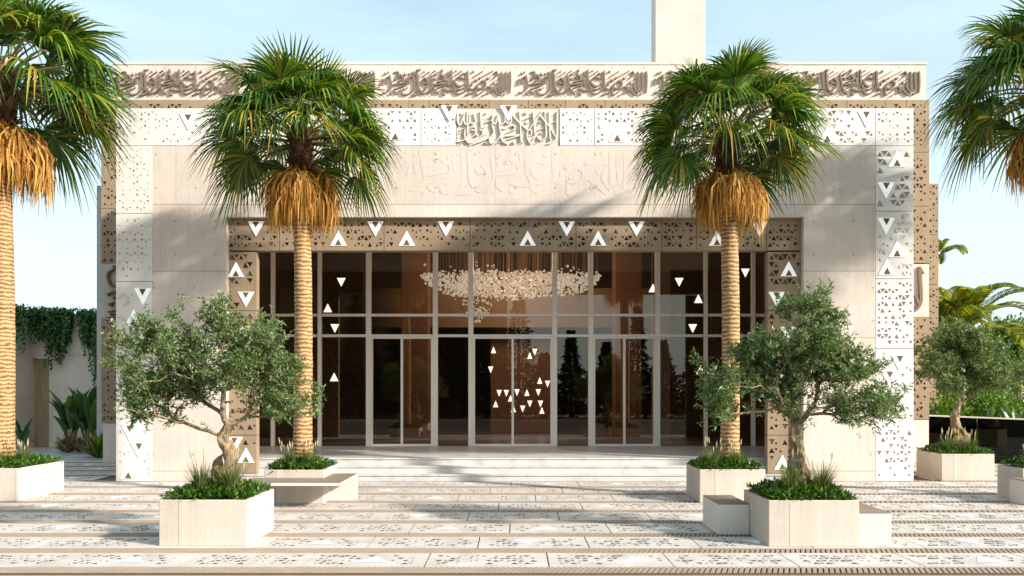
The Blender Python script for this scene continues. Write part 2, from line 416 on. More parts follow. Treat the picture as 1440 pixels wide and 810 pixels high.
B = 1368
def sB(l, k=1.0): return ([(x+B, y) for x, y in l], k)
def sA(l, k=1.0): return (l, k)
PHRASE = [
 sB([(1322,120),(1332,340),(1318,552)]), sB([(1345,218)],.5), sB([(1238,130),(1242,330),(1250,440),(1215,515),(1168,478)]),
 sB([(1152,128),(1160,330),(1158,440),(1168,485)]), sB([(1168,470),(1148,560),(1108,592),(1040,545),(985,482),(905,435),(840,448)]),
 sB([(1088,325),(1066,425),(1105,490),(1135,545)]), sB([(905,450),(955,500),(940,548),(912,505)],.8),
 sB([(860,450),(760,535),(672,600),(636,575),(640,490),(655,440)]),
 sB([(655,445),(700,365),(760,318),(820,345),(828,405),(775,462),(700,472),(622,438)]), sB([(622,438),(592,470),(550,490),(512,472),(488,440)]),
 sB([(466,108),(470,300),(474,430),(430,512),(350,560),(270,580),(215,545),(200,492)]), sB([(200,495),(300,490),(392,462)],.8),
 sB([(372,275),(305,243),(240,262),(202,320),(220,372),(282,422),(342,415),(402,368)]), sB([(138,85),(138,250),(146,370),(92,418),(38,447)]),
 sB([(165,390),(190,450),(212,520)]), sB([(215,500),(100,512),(0,495),(-55,470)]),
 sB([(190,222),(345,112)]), sB([(550,258),(772,118)]), sB([(722,255),(977,112)]), sB([(940,300),(1062,192),(1045,128),(1010,150)],.7),
 sB([(230,108)],.9), sB([(580,100),(585,145)],.9), sB([(350,158),(385,180),(428,150)],.7), sB([(852,248),(882,278),(916,248)],.7),
 sB([(600,285),(640,325),(690,258),(722,268)],.7), sB([(1097,270)],.8), sB([(1000,370)],.7), sB([(985,325),(1000,365)],.6), sB([(1262,222)],.6),
 sB([(985,165)],.6), sB([(408,235),(412,290)],.6), sB([(548,350),(556,410)],.6), sB([(55,130),(75,230)],.7), sB([(30,270),(46,322)],.6),
 sB([(1210,555),(1208,605)],.6), sB([(390,625),(470,582),(555,562),(572,540)],.8), sB([(735,630),(800,602),(862,560)],.8), sB([(425,412)],.6),
 sA([(1195,350),(1290,322),(1350,292),(1352,240),(1300,200),(1252,240),(1300,262)]), sA([(1150,388),(1300,378),(1435,360)]),
 sA([(1440,392),(1300,422),(1212,470),(1172,505),(1205,545),(1245,572)]), sA([(1165,420),(1150,480),(1190,545)],.8),
 sA([(1090,185),(1112,300),(1126,420),(1080,500),(1000,556),(940,570),(908,540)]),
 sA([(1020,372),(940,360),(910,318),(955,265),(1010,300),(1030,382),(990,470),(910,542),(800,596),(690,610)]),
 sA([(812,125),(825,260),(830,380),(850,480),(892,532)]), sA([(778,112),(820,92),(850,106),(882,74)],.8),
 sA([(738,128),(745,250),(757,400),(740,482),(680,560),(590,592),(510,580),(478,530),(470,478)]), sA([(638,215),(648,372)],.7), sA([(738,572),(812,508)],.8),
 sA([(400,342),(510,292),(527,250),(472,198),(412,215),(470,245)]), sA([(320,392),(450,374),(592,350)]), sA([(592,396),(480,432),(390,472),(335,492),(360,545),(415,572)]),
 sA([(252,195),(270,300),(290,430),(232,512),(160,560),(98,552)]), sA([(168,250),(182,372)],.7), sA([(112,265),(84,402)],.8),
 sA([(308,172),(388,124)],.9), sA([(410,118),(436,160),(390,206)],.7), sA([(325,300),(402,284)],.7), sA([(558,150),(576,212)],.6), sA([(632,168)],.8),
 sA([(692,152)],.9), sA([(645,262),(702,244)],.7), sA([(578,268),(596,332)],.6), sA([(520,468),(560,492),(622,440)],.7), sA([(242,560),(282,590)],.7),
 sA([(150,150),(182,182)],.8), sA([(226,118),(230,150)],.7), sA([(188,256),(242,240)],.7), sA([(900,242),(1062,128)]), sA([(950,125)],.9),
 sA([(1103,156),(1182,104)]), sA([(1148,178),(1190,194),(1216,140)],.7), sA([(1298,85),(1322,120),(1276,182)],.7), sA([(1165,240),(1176,302)],.6),
 sA([(768,206)],.6), sA([(866,210)],.6), sA([(922,430),(898,452)],.6), sA([(1000,590),(1060,562),(1092,540)],.7), sA([(1112,588)],.7),
 sA([(1310,540),(1332,592),(1372,600)],.6), sA([(1400,280),(1416,326)],.6),
]
Cc = 977
def sC(l, k=1.0): return ([(x+Cc, y) for x, y in l], k)
CREED = [
 sC([(1030,92),(1026,300),(1026,560),(1000,640),(930,700),(800,745)]), sC([(672,150),(780,280),(900,430),(1005,610)]), sC([(870,92),(880,400),(895,668)]),
 sC([(780,86),(800,300),(812,560),(780,632),(712,660),(650,612),(620,580),(570,640),(520,722),(470,672),(438,560),(460,470),(502,460),(532,520),(500,580),(452,570)]),
 sC([(762,72),(680,180),(600,280),(488,442)]), sC([(560,105),(575,300),(592,552)]), sC([(130,150),(230,260),(330,360),(465,475)]), sC([(290,85),(305,300),(318,695)]),
 sC([(345,268),(522,198)],.8), sC([(608,382),(712,328)],.8), sC([(608,482),(762,420)],.8), sC([(915,328),(992,298)],.8),
 sC([(388,108),(425,152)],.8), sC([(415,288),(432,332),(472,318)],.6), sC([(660,292),(702,312)],.6), sC([(710,500),(720,545)],.6), sC([(366,510)],.7), sC([(350,705)],.8),
 sC([(630,705)],.8), sC([(930,172)],.7), sC([(838,130)],.7), sC([(92,95),(112,200),(132,280),(72,332),(8,290)]),
 sA([(985,80),(986,200),(982,290),(912,352),(862,300),(850,150)]), sA([(850,150),(805,325),(770,342),(732,290),(742,190),(772,148)]),
 sA([(190,125),(150,250),(110,362),(70,340),(45,250),(62,150)]), sA([(180,150),(176,280),(212,352),(282,320),(280,128)]), sA([(368,128),(400,250),(412,300),(360,342),(308,308)]),
 sA([(240,92),(245,300),(250,565)]), sA([(500,92),(510,250),(516,425)]), sA([(718,338),(762,500),(700,592),(560,662),(400,720),(262,772)]),
 sA([(200,438),(190,560),(200,642),(100,682),(28,692)]), sA([(200,642),(280,712),(352,700),(480,602),(542,560),(540,478)]), sA([(330,420),(352,388),(402,430),(388,472),(318,452)]),
 sA([(412,480),(400,540),(320,602),(228,652)]), sA([(478,450),(520,472),(560,460),(582,420),(622,388)],.8), sA([(860,348),(892,480),(900,560),(830,662),(732,722),(682,692),(680,618)]),
 sA([(898,588),(940,680),(1034,742)]), sC([(20,652),(150,612),(292,568)]), sC([(-10,582),(100,572),(292,556)]), sC([(38,512),(202,455)],.9),
 sC([(108,392),(168,368),(202,420),(150,472)]), sA([(60,482),(192,420)],.8), sA([(560,328),(722,270)],.8), sA([(640,242),(762,140)],.8),
 sA([(588,120),(612,152)],.8), sA([(570,232)],.8), sA([(600,385)],.7), sA([(600,540)],.8), sA([(938,420),(968,442),(1002,432)],.7), sA([(430,540),(432,582)],.6), sA([(280,520)],.8),
 sA([(598,690),(622,742)],.7), sA([(850,705)],.8), sA([(88,130),(122,152)],.8), sA([(90,520)],.8), sA([(50,602)],.9), sA([(152,705),(80,740)],.8), sC([(150,690),(190,735)],.7),
]

# ------------------------------------------------------------------ THE MOSQUE
F = 17.33          # front plane of the portal frame
G = 21.6           # plane of the main body and of the glass wall
mosque = empty('mosque_building', (0, 0, 0), 0, 'cream concrete mosque with perforated panels, carved Arabic lettering and a bronze glass entrance', 'mosque')
XL0, XL1, XL2 = PX(163,F), PX(215,F), PX(318,F)
XR2, XR1, XR0 = PX(1130,F), PX(1231,F), PX(1285,F)
ZT, ZB, ZO = PZ(152,F), PZ(205,F), PZ(305,F)
b = MB()
b.box(XL1, XL2, F, F+0.6, 0, ZB-0.004); b.box(XR2, XR1, F, F+0.6, 0, ZB-0.004); b.box(XL2, XR2, F, F+0.6, ZO, ZB-0.004)
o = b.build('portal_wall', M['concrete'], mosque)
b = MB()                                                            # core behind the panels, roof and sides of the porch
b.box(XL0+0.02, XL1-0.004, F+0.14, F+0.6, 0, ZT-0.02); b.box(XR1+0.004, XR0-0.02, F+0.14, F+0.6, 0, ZT-0.02)
b.box(XL1, XR1, F+0.14, F+0.6, ZB, ZT-0.02)
b.box(XL0+0.02, XR0-0.02, F+0.604, G-0.004, ZO, ZT-0.03)
b.box(XL0+0.02, XL0+0.4, F+0.604, G-0.004, 0, ZO-0.004); b.box(XR0-0.4, XR0-0.02, F+0.604, G-0.004, 0, ZO-0.004)
b.build('porch_shell', M['concrete_plain'], mosque)

rng = random.Random(3)
WS = [0.5, 0.62, 0.85]; WSM = [0.3, 0.4, 0.55]
def white_panel(px0, px1, py0, py1, p, sizes, side, lamps, depth):
    x0, x1, z0, z1 = PX(px0,F), PX(px1,F), PZ(py1,F), PZ(py0,F)
    L = lamps_px(lamps, F, 24, 23)
    t = lattice(x0, x1, z0, z1, side, p, sizes, rng, L)
    pn = panel('perforated_panel', x0, x1, z0, z1, F-0.004, 0.14, t, depth, [M['white'], M['hole_white_shaded']], mosque)
    for c in L: lamp(pn, c, F-0.004)
D1 = [0.05, 0.03, 0.05, 0.012]
for a in [(163,300,152,205,.42,WSM,.155,[('V',265,172)],D1), (300,446,152,205,.55,WS,.16,[('A',352,186)],D1), (446,592,152,205,.55,WS,.16,[('A',556,186)],D1),
          (592,642,152,205,.5,WSM,.15,[],D1), (787,836,152,205,.5,WSM,.15,[],D1), (836,983,152,205,.62,WS,.16,[('A',868,188)],D1),
          (983,1130,152,205,.55,WS,.16,[('V',1050,170)],D1), (1130,1231,152,205,.6,WS,.16,[('V',1218,168),('A',1163,189)],D1), (1231,1285,152,205,.5,WSM,.155,[],D1)]:
    white_panel(*a)
for a in [(163,215,205,300,.6,WSM,.15,[],[.03,.012]), (163,215,300,396,.6,WSM,.16,[],[.03,.012]), (163,215,396,490,.45,WS,.17,[('V',201,417),('A',188,447),('A',204,472)],[.008,.012]),
          (163,215,490,588,.5,WSM,.15,[],[.02,.012]), (163,215,588,677,.45,WS,.17,[('V',183,609),('V',196,634),('A',181,662)],[.008,.01]),
          (1231,1285,205,297,.9,[.9,.9,.75],.19,[('A',1261,223),('V',1246,268)],[.045]), (1231,1285,297,392,.75,WS,.165,[('V',1246,318),('A',1261,350),('A',1247,375)],[.008,.014]),
          (1231,1285,392,490,.62,WS,.15,[],[.04]), (1231,1285,490,588,.6,WS,.165,[('V',1265,511),('V',1251,533),('A',1268,567)],[.01,.02]), (1231,1285,588,677,.6,WS,.16,[],[.04,.02])]:
    white_panel(*a)
# creed panel
x0, x1 = PX(642,F), PX(787,F)
b = MB(); b.box(x0+.006, x1-.006, F+.02, F+.13, ZB+.006, ZT-.006); cp = b.build('lettering_panel', M['concrete_plain'], mosque)
b = MB(); S = 13.96
ink(CREED, lambda x, y: (PX(640 + x/S, F), PZ(150 + y/S, F)), 29, 14, 0.045, F+.02, b)
b.build('lettering', M['script_white'], cp)
# lamps that straddle the top edge
for px in (632, 715):
    c = (PX(px,F), PZ(160,F), 24*F/FPX, 22*F/FPX, False)
    lamp(mosque, c, F-0.02, True)
# large shallow carved line of script above the opening
b = MB(); S = 14.4*0.545
ink([q for q in PHRASE], lambda x, y: (PX(563 + x*(322/2750), F), PZ(205 + (y-60)*0.125, F)), 44, 12, 0.003, F, b, step=0.0002)
b.build('carved_lettering', M['concrete'], mosque)
# lintel and jamb panels
Y2 = F + 0.15
LD, LS = [0.06, 0.06, 0.02], [0.4, 0.55, 0.8]
zl0, zl1 = PZ(352.5, Y2), ZO - 0.004
LL = [('V',360,322),('A',476,335),('V',528,322),('A',572,335),('V',627,322),('A',742,335),('V',797,322),('A',841,335),('V',895,322),('A',1008,335),('V',1068,322)]
br = [320,393,540,661,712,810,931,980,1078,1128]
for i in range(len(br)-1):
    x0, x1 = PX(br[i],Y2), PX(br[i+1],Y2)
    mine = [q for q in LL if br[i] <= q[1] < br[i+1]]; L = lamps_px(mine, Y2, 23, 21)
    t = lattice(x0, x1, zl0, zl1, 0.155, 0.72, LS, rng, L)
    pn = panel('lintel_panel', x0, x1, zl0, zl1, Y2, 0.26, t, LD, [M['taupe'], M['taupe_shaded']], mosque)
    for c in L: lamp(pn, c, Y2)
for (p0, p1, LJ) in ((320,361,[[('A',332,379),('V',346,421)],[('A',340,470)],[],[('A',346,640),('V',330,625)]]), (1079,1128,[[('A',1109,378),('V',1092,421)],[('V',1108,470)],[('A',1094,520)],[('A',1100,650)]])):
    ys = [354, 437, 520, 612, 666]
    for i in range(4):
        x0, x1, z0, z1 = PX(p0,Y2), PX(p1,Y2), PZ(ys[i+1],Y2), PZ(ys[i],Y2)
        if i == 3: z0 = 0.154
        L = lamps_px(LJ[i], Y2, 23, 21)
        t = lattice(x0, x1, z0, z1, 0.19, 0.8, [0.6,0.85,0.9] if i < 2 else LS, rng, L)
        pn = panel('jamb_panel', x0, x1, z0, z1, Y2, 0.2, t, LD, [M['taupe'], M['taupe_shaded']], mosque)
        for c in L: lamp(pn, c, Y2)
# main body
ZM, ZP = PZ(140,G), PZ(87,G); XA, XB = PX(142,G), PX(1307,G)
b = MB()
gx = 7.9
b.box(XA+0.3, -gx, G+0.16, G+0.4, 0, ZM-0.01); b.box(gx, XB-0.3, G+0.16, G+0.4, 0, ZM-0.01); b.box(-gx, gx, G+0.16, G+0.4, 5.66, ZM-0.01)
b.box(XA+0.03, XA+0.3, G+0.16, 36, 0, ZM-0.01); b.box(XB-0.3, XB-0.03, G+0.16, 36, 0, ZM-0.01)
b.box(XA+0.3, XB-0.3, 35.7, 36, 0, ZM-0.01); b.box(XA+0.304, XB-0.304, G+0.404, 35.69, 7.6, 7.9)
b.build('main_block', M['concrete_plain'], mosque)
b = MB(); XPa, XPb = PX(158,G), PX(1303,G)
b.box(XPa, XPb, G+0.03, G+0.45, ZM, ZP-0.06); b.box(XPa-0.02, XPb+0.02, G+0.01, G+0.47, ZP-0.06, ZP)
b.build('parapet', M['concrete_parapet'], mosque)
S = 14.4
for k in range(6):
    b = MB()
    ink(PHRASE, lambda x, y: (PX(530 + x/S + (k-2)*191.6 + 0.5, G), PZ(92 + y/S, G)), 39, 14, 0.055, G+0.03, b)
    b.build('lettering', M['script_taupe'], mosque)
# taupe bands on the main body
TS = [0.35, 0.5, 0.75]
tb = [142,207,300,372,459,523,575,604,658,688,743,795,851,880,932,1000,1072,1110,1191,1245,1275,1307]
for i in range(len(tb)-1):
    x0, x1, z0, z1 = PX(tb[i],G), PX(tb[i+1],G), PZ(168,G), ZM
    if i in (0, len(tb)-2): z0 = PZ(214,G)
    t = lattice(x0, x1, z0, z1, 0.19, 0.6, TS, rng)
    panel('taupe_panel', x0, x1, z0, z1, G, 0.15, t, [0.08], [M['taupe'], M['taupe_hole_lit']], mosque)
for (p0, p1, ys) in ((142,207,[(214,293),(293,372),(447,515),(515,595)]), (1240,1307,[(214,290),(290,370),(445,495),(495,590)])):
    for (a, c) in ys:
        x0, x1, z0, z1 = PX(p0,G), PX(p1,G), PZ(c,G), PZ(a,G)
        t = lattice(x0, x1, z0, z1, 0.19, 0.62, TS, rng)
        panel('taupe_panel', x0, x1, z0, z1, G, 0.15, t, [0.08], [M['taupe'], M['taupe_hole_lit']], mosque)
# cream lettering panels on both flanks, the left greyed for the frame's shade
for (p0, p1, sgn) in ((145,207,-1), (1240,1306,1)):
    b = MB(); b.box(PX(p0,G), PX(p1,G), G-0.01, G+0.15, PZ(446,G)+.01, PZ(371,G)-.01)
    lp = b.build('lettering_panel', M['concrete_plain'] if sgn > 0 else M['concrete_shaded'], mosque)
    b = MB()
    if sgn > 0:
        ink([([(100,140),(108,300),(118,500),(110,600),(60,680),(-20,720)],1), ([(100,140),(150,230)],.8), ([(55,500),(75,570),(95,610)],.8)],
            lambda x, y: (PX(1280 + x/9, G), PZ(360 + y/9, G)), 42, 30, 0.09, G-0.01, b)
    else:
        ink([([(290,95)],1.3), ([(310,110),(215,185),(232,290),(270,340),(340,345)],1), ([(210,460),(240,430),(330,405)],1), ([(300,470),(290,500),(330,490)],.8),
             ([(220,560),(255,590),(265,555),(290,550)],.8), ([(210,668),(330,645)],1), ([(245,690),(260,715)],.8), ([(290,690),(295,715)],.8)],
            lambda x, y: (PX(130 + x/9, G), PZ(365 + y/9, G)), 30, 20, 0.09, G-0.01, b)
    b.build('lettering', M['taupe_shaded'] if sgn < 0 else M['script_taupe'], lp)
b = MB(); b.box(PX(145,G), PX(207,G), G-0.006, G+0.15, 0, PZ(595,G)-0.01); b.build('plinth', M['concrete_plain'], mosque)
b = MB(); b.box(PX(1240,G), PX(1306,G), G-0.006, G+0.15, 0, PZ(590,G)-0.01)
b.build('plinth', M['concrete_plain'], mosque)
# lower rear block, seen past both edges
H = 23.4
b = MB(); zr = PZ(261,H)
b.box(PX(136,H), XA-0.004, H, 38, 0, zr); b.build('rear_wing', M['concrete_shaded'], mosque)
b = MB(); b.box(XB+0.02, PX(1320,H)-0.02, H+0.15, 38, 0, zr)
b.build('rear_wing', M['concrete_shaded'], mosque)
for (a, c) in ((258,330),(330,400),(400,470),(470,545),(545,620)):
    x0, x1, z0, z1 = XB+0.02, PX(1320,H), PZ(c,H), PZ(a,H)
    t = lattice(x0-0.0, x1, z0, z1, 0.17, 0.8, TS, rng)
    panel('taupe_panel', x0, x1, z0, z1, H, 0.15, t, [0.06], [M['taupe'], M['taupe_hole_lit']], mosque)
# minaret
D = 26.0
minaret = MB(); minaret.box(PX(922,D), PX(992,D), D, D+0.8, 0, 24)
mi_ = minaret.build('minaret', M['concrete_parapet'], None)
tag(mi_, 'tall plain concrete tower rising behind the parapet', 'tower')
# glass wall
b = MB()
zs0, zs1, zf = PZ(472,G), PZ(443,G), 0.45
vm = [318,383,449,518,612,662,780,831,925,993,1060,1126]
for p in vm:
    w = 0.045 if p not in (518,612,662,780,831,925) else 0.065
    b.box(PX(p,G)-w, PX(p,G)+w, G+0.0, G+0.14, zf, 5.655)
for z in (zs0, zs1):
    for i in range(len(vm)-1):
        b.box(PX(vm[i],G)+0.066, PX(vm[i+1],G)-0.066, G+0.01, G+0.13, z-0.035, z+0.035)
gw = empty('glass_wall'); gw.parent = mosque
b.build('mullions', M['frame'], gw)
b = MB()
for i in range(len(vm)-1):
    x0, x1 = PX(vm[i],G)+0.04, PX(vm[i+1],G)-0.04
    door = vm[i] in (518, 662, 831)
    segs = [(zs0+0.03, zs1-0.03), (zs1+0.03, 5.655)] + ([] if door else [(zf, zs0-0.03)])
    for z0, z1 in segs:
        b.quad((x0,G+0.07,z0),(x1,G+0.07,z0),(x1,G+0.07,z1),(x0,G+0.07,z1))
b.build('glazing', M['glass'], gw)
for a, c in ((518,612),(662,780),(831,925)):
    x0, x1 = PX(a,G)+0.067, PX(c,G)-0.067; xm = (x0+x1)/2
    dr = empty('double_door'); dr.parent = mosque
    fb = MB(); t = 0.045; y0, y1 = G-0.02, G+0.12
    fb.box(x0, x0+t, y0, y1, zf, zs0-0.036); fb.box(x1-t, x1, y0, y1, zf, zs0-0.036); fb.box(x0+t, x1-t, y0, y1, zs0-0.036-t, zs0-0.036)
    fb.box(xm-0.03, xm+0.03, y0+0.01, y1-0.01, zf, zs0-0.036-t); fb.box(x0+t, xm-0.03, y0+0.01, y1-0.01, zf, zf+0.05); fb.box(xm+0.03, x1-t, y0+0.01, y1-0.01, zf, zf+0.05)
    fb.build('door_frame', M['frame'], dr)
    for q0, q1 in ((x0+t, xm-0.03), (xm+0.03, x1-t)):
        gb = MB(); gb.quad((q0,G+0.05,zf+0.05),(q1,G+0.05,zf+0.05),(q1,G+0.05,zs0-0.08),(q0,G+0.05,zs0-0.08)); gb.build('door_glass', M['glass'], dr)
# interior
b = MB()
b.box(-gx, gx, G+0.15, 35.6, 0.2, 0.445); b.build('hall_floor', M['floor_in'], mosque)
b = MB()
b.box(-gx-0.2, -gx, G+0.41, 33, 0.45, 7.5); b.box(gx, gx+0.2, G+0.41, 33, 0.45, 7.5); b.box(-gx, gx, 32.8, 33, 0.45, 7.5); b.box(-gx, gx, G+0.41, 32.79, 7.4, 7.55)
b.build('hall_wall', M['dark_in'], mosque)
b = MB(); b.box(-7.8, 7.8, 27.0, 27.6, 4.0, 5.3); b.build('lintel_reflection', M['wood_in'], mosque)  # solid brown band standing in for the lintel's back mirrored in the glass
for px in (583, 884):
    b = MB(); X = PX(px, 25.2); b.box(X-0.42, X+0.42, 25.2, 26.0, 0.45, 7.39); b.box(X-0.55, X+0.55, 25.1, 26.1, 0.45, 0.75); b.build('hall_column', M['terracotta'], mosque, bevel=0.02)
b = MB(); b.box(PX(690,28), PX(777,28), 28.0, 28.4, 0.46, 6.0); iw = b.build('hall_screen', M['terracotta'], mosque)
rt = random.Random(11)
for (px, py, up) in [(694,492,1),(690,520,0),(702,553,0),(697,568,1),(712,553,0),(718,560,1),(727,552,0),(722,575,1),(735,575,0),(741,552,1),(745,568,0),(745,500,1),(752,495,0),(759,535,1),(757,552,0),(762,577,1),(770,540,0),(760,568,0)]:  # emissive triangles placed where the door glass shows bright reflections
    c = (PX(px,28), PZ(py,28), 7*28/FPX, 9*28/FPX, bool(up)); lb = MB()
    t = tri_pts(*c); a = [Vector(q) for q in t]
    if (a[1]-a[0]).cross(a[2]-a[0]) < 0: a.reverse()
    lb.add([(p.x, 27.985, p.y) for p in a], [(0,1,2)]); lb.build('glowing_triangle', M['glint_inside'], iw)
for (xa, xb, pts) in ((445, 512, [(480,397,0),(461,433,1),(471,462,0),(470,530,1)]), (942, 1060, [(918,405,1),(955,397,0),(982,420,1),(974,462,0),(1048,384,0),(985,520,1)])):  # perforated screens added behind the glass, standing in for reflected jamb screens
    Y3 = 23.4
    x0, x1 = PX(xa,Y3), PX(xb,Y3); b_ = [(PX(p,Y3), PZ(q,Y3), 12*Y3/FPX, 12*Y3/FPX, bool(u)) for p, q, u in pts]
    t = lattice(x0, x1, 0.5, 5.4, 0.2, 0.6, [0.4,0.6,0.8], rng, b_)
    sc = panel('reflection_panel', x0, x1, 0.46, 5.4, Y3, 0.1, t, 0.05, [M['dark_in'], M['wood_in']], mosque)
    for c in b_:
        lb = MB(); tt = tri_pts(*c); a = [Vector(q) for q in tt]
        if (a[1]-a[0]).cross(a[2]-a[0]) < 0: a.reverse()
        lb.add([(p.x, Y3-0.012, p.y) for p in a], [(0,1,2)]); lb.build('glowing_triangle', M['glint_inside'], sc)
# porch steps
b = MB()
for i in range(3):
    b.box(XL2+0.01, XR2-0.01, F+0.01+0.3*i, F+0.33+0.3*i if i < 2 else G-0.01, 0.15*i, 0.15*(i+1)-0.031)
    b.box(XL2+0.011, XR2-0.011, F-0.012+0.3*i, F+0.309+0.3*i if i < 2 else G-0.011, 0.15*(i+1)-0.03, 0.15*(i+1))
b.box(XL0+0.41, XL2+0.009, F+0.61, G-0.01, 0, 0.448); b.box(XR2-0.009, XR0-0.41, F+0.61, G-0.01, 0, 0.448)
st = b.build('entrance_steps', M['marble'], None); tag(st, 'three shallow white marble steps and landing below the glass doors', 'steps')

# chandelier of glass discs
ch = empty('chandelier', (0, 23.0, 7.4), 0, 'wide chandelier of glowing glass discs hanging behind the entrance glass', 'chandelier')
b = MB(); b.box(-2.4, 2.4, -0.5, 0.5, -0.05, -0.005); b.build('ceiling_plate', M['wire'], ch)
rc = random.Random(5)
discs = []
while len(discs) < 2300:
    u = rc.uniform(-1, 1); v = rc.uniform(-1, 1)
    if u*u + v*v > 1: continue
    prof = 1 - (u*u + v*v)
    depth_ = 0.12 + 0.62*prof**0.45 + 0.05*math.sin(u*9+1)
    zz = -2.16 - depth_*rc.random()**0.8 + (0.25*rc.random()**3 if rc.random() < 0.2 else 0)
    discs.append((-0.08 + u*2.55, v*0.75, zz))
for i in range(90):
    t = rc.random(); discs.append((-1.02 + rc.gauss(0, 0.36*(1-t)+0.03), rc.gauss(0, 0.15), -2.7 - 0.85*t))
def disc(b, p, r):
    n = 7; a = rc.uniform(0, 6.28); ti = rc.uniform(-0.7, 0.7)
    ax = Vector((math.cos(a)*0.6, math.sin(a)*0.3, math.sin(ti))).normalized() if rc.random() < .25 else Vector((1, rc.uniform(-.4,.4), rc.uniform(-.4,.4))).normalized()
    up = Vector((rc.uniform(-.4,.4), rc.uniform(-.5,.5), 1)); up = (up - ax*up.dot(ax)).normalized(); nn = ax.cross(up)
    P = Vector(p); ring = [P + (ax*math.cos(2*math.pi*k/n) + up*math.sin(2*math.pi*k/n))*r for k in range(n)]
    vs = [q + nn*0.012 for q in ring] + [q - nn*0.012 for q in ring]
    b.add(vs, [tuple(range(n)), tuple(reversed(range(n, 2*n)))] + [(k, n+k, n+(k+1)%n, (k+1)%n) for k in range(n)])
rest = MB()
discs.sort(key=lambda p: p[1])
for i, p in enumerate(discs):
    r = rc.uniform(0.018, 0.041)
    if i < 100:
        b = MB(); disc(b, p, r*1.05); b.build('glass_disc', M['crystal'], ch)
    else: disc(rest, p, r*0.95)
tag(rest.build('glass_discs', M['crystal'], ch), kind='stuff')
b = MB()
for i in range(0, len(discs), 14):
    p = discs[i]; b.tube([(p[0], p[1], -0.05), (p[0], p[1], p[2])], [0.005, 0.005], 3, cap=False)
b.build('suspension_wires', M['wire'], ch)
# ------------------------------------------------------------------ GROUND
b = MB(); b.quad((-400,-400,-0.16),(400,-400,-0.16),(400,600,-0.16),(-400,600,-0.16))
tag(b.build('ground', M['ground']), kind='structure')
b = MB(); b.quad((-60,-9,-0.156),(60,-9,-0.156),(60,8.3,-0.156),(-60,8.3,-0.156))
tag(b.build('road', M['asphalt']), kind='structure')
# paving: strips of perforated white slabs between ribbed drain strips
P0, PITCH, BW = 8.78, 1.0635, 0.31
YE = 22.0
rp = random.Random(21)
variants = []
for k in range(7):
    w, h = 1.4, PITCH - BW
    tris = lattice(0.03, w-0.03, 0.03, h-0.03, 0.145, 0.68, [0.5, 0.65, 0.85, 0.95], rp)
    n_in = []
    if k % 2 == 0:
        cx, cz = rp.uniform(0.35, 1.05), h/2
        big = (cx, cz, 0.34, 0.30, rp.random() < .5)
        tris = [t for t in tris if not in_tri_box(sum(q[0] for q in t)/3, sum(q[1] for q in t)/3, big, 1.6)]
        n_in = [tri_pts(*big)]
    g = 0.008
    vs = [Vector((g,g)), Vector((w-g,g)), Vector((w-g,h-g)), Vector((g,h-g))]; faces = [[0,1,2,3]]
    for t in tris:
        n = len(vs); a = [Vector(q) for q in t]
        if (a[1]-a[0]).cross(a[2]-a[0]) < 0: a.reverse()
        vs += a; faces.append([n, n+1, n+2])
    ov, oe, of, _, _, oid = delaunay_2d_cdt(vs, [], faces, 1, 1e-5)
    V = [(p.x, p.y, 0.0) for p in ov]; Fc = []; Mi = []
    for f, ids in zip(of, oid):
        if any(i > 0 for i in ids): continue
        Fc.append(tuple(f)); Mi.append(0)
    for t in tris:
        a = [Vector(q) for q in t]
        if (a[1]-a[0]).cross(a[2]-a[0]) < 0: a.reverse()
        n = len(V); V += [(p.x, p.y, 0) for p in a] + [(p.x, p.y, -0.004) for p in a]
        for f in ((0,3,4,1),(1,4,5,2),(2,5,3,0)): Fc.append(tuple(n+i for i in f)); Mi.append(0)
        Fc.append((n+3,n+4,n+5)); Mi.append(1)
    for t in n_in:
        a = [Vector(q) for q in t]
        if (a[1]-a[0]).cross(a[2]-a[0]) < 0: a.reverse()
        n = len(V); V += [(p.x, p.y, 0.004) for p in a]; Fc.append((n,n+1,n+2)); Mi.append(2)
    n = len(V); V += [(g,g,0),(w-g,g,0),(w-g,h-g,0),(g,h-g,0),(g,g,-.02),(w-g,g,-.02),(w-g,h-g,-.02),(g,h-g,-.02)]
    for f in ((0,4,5,1),(1,5,6,2),(2,6,7,3),(3,7,4,0)): Fc.append(tuple(n+i for i in f)); Mi.append(0)
    variants.append((np.array(V), Fc, Mi))
def hidden(x, y): return -8.3 < x < 8.2 and y > F+0.05
pv = MB(); gb = MB(); gs = MB(); jn = MB()
nrow = int((YE-P0)/PITCH)+1
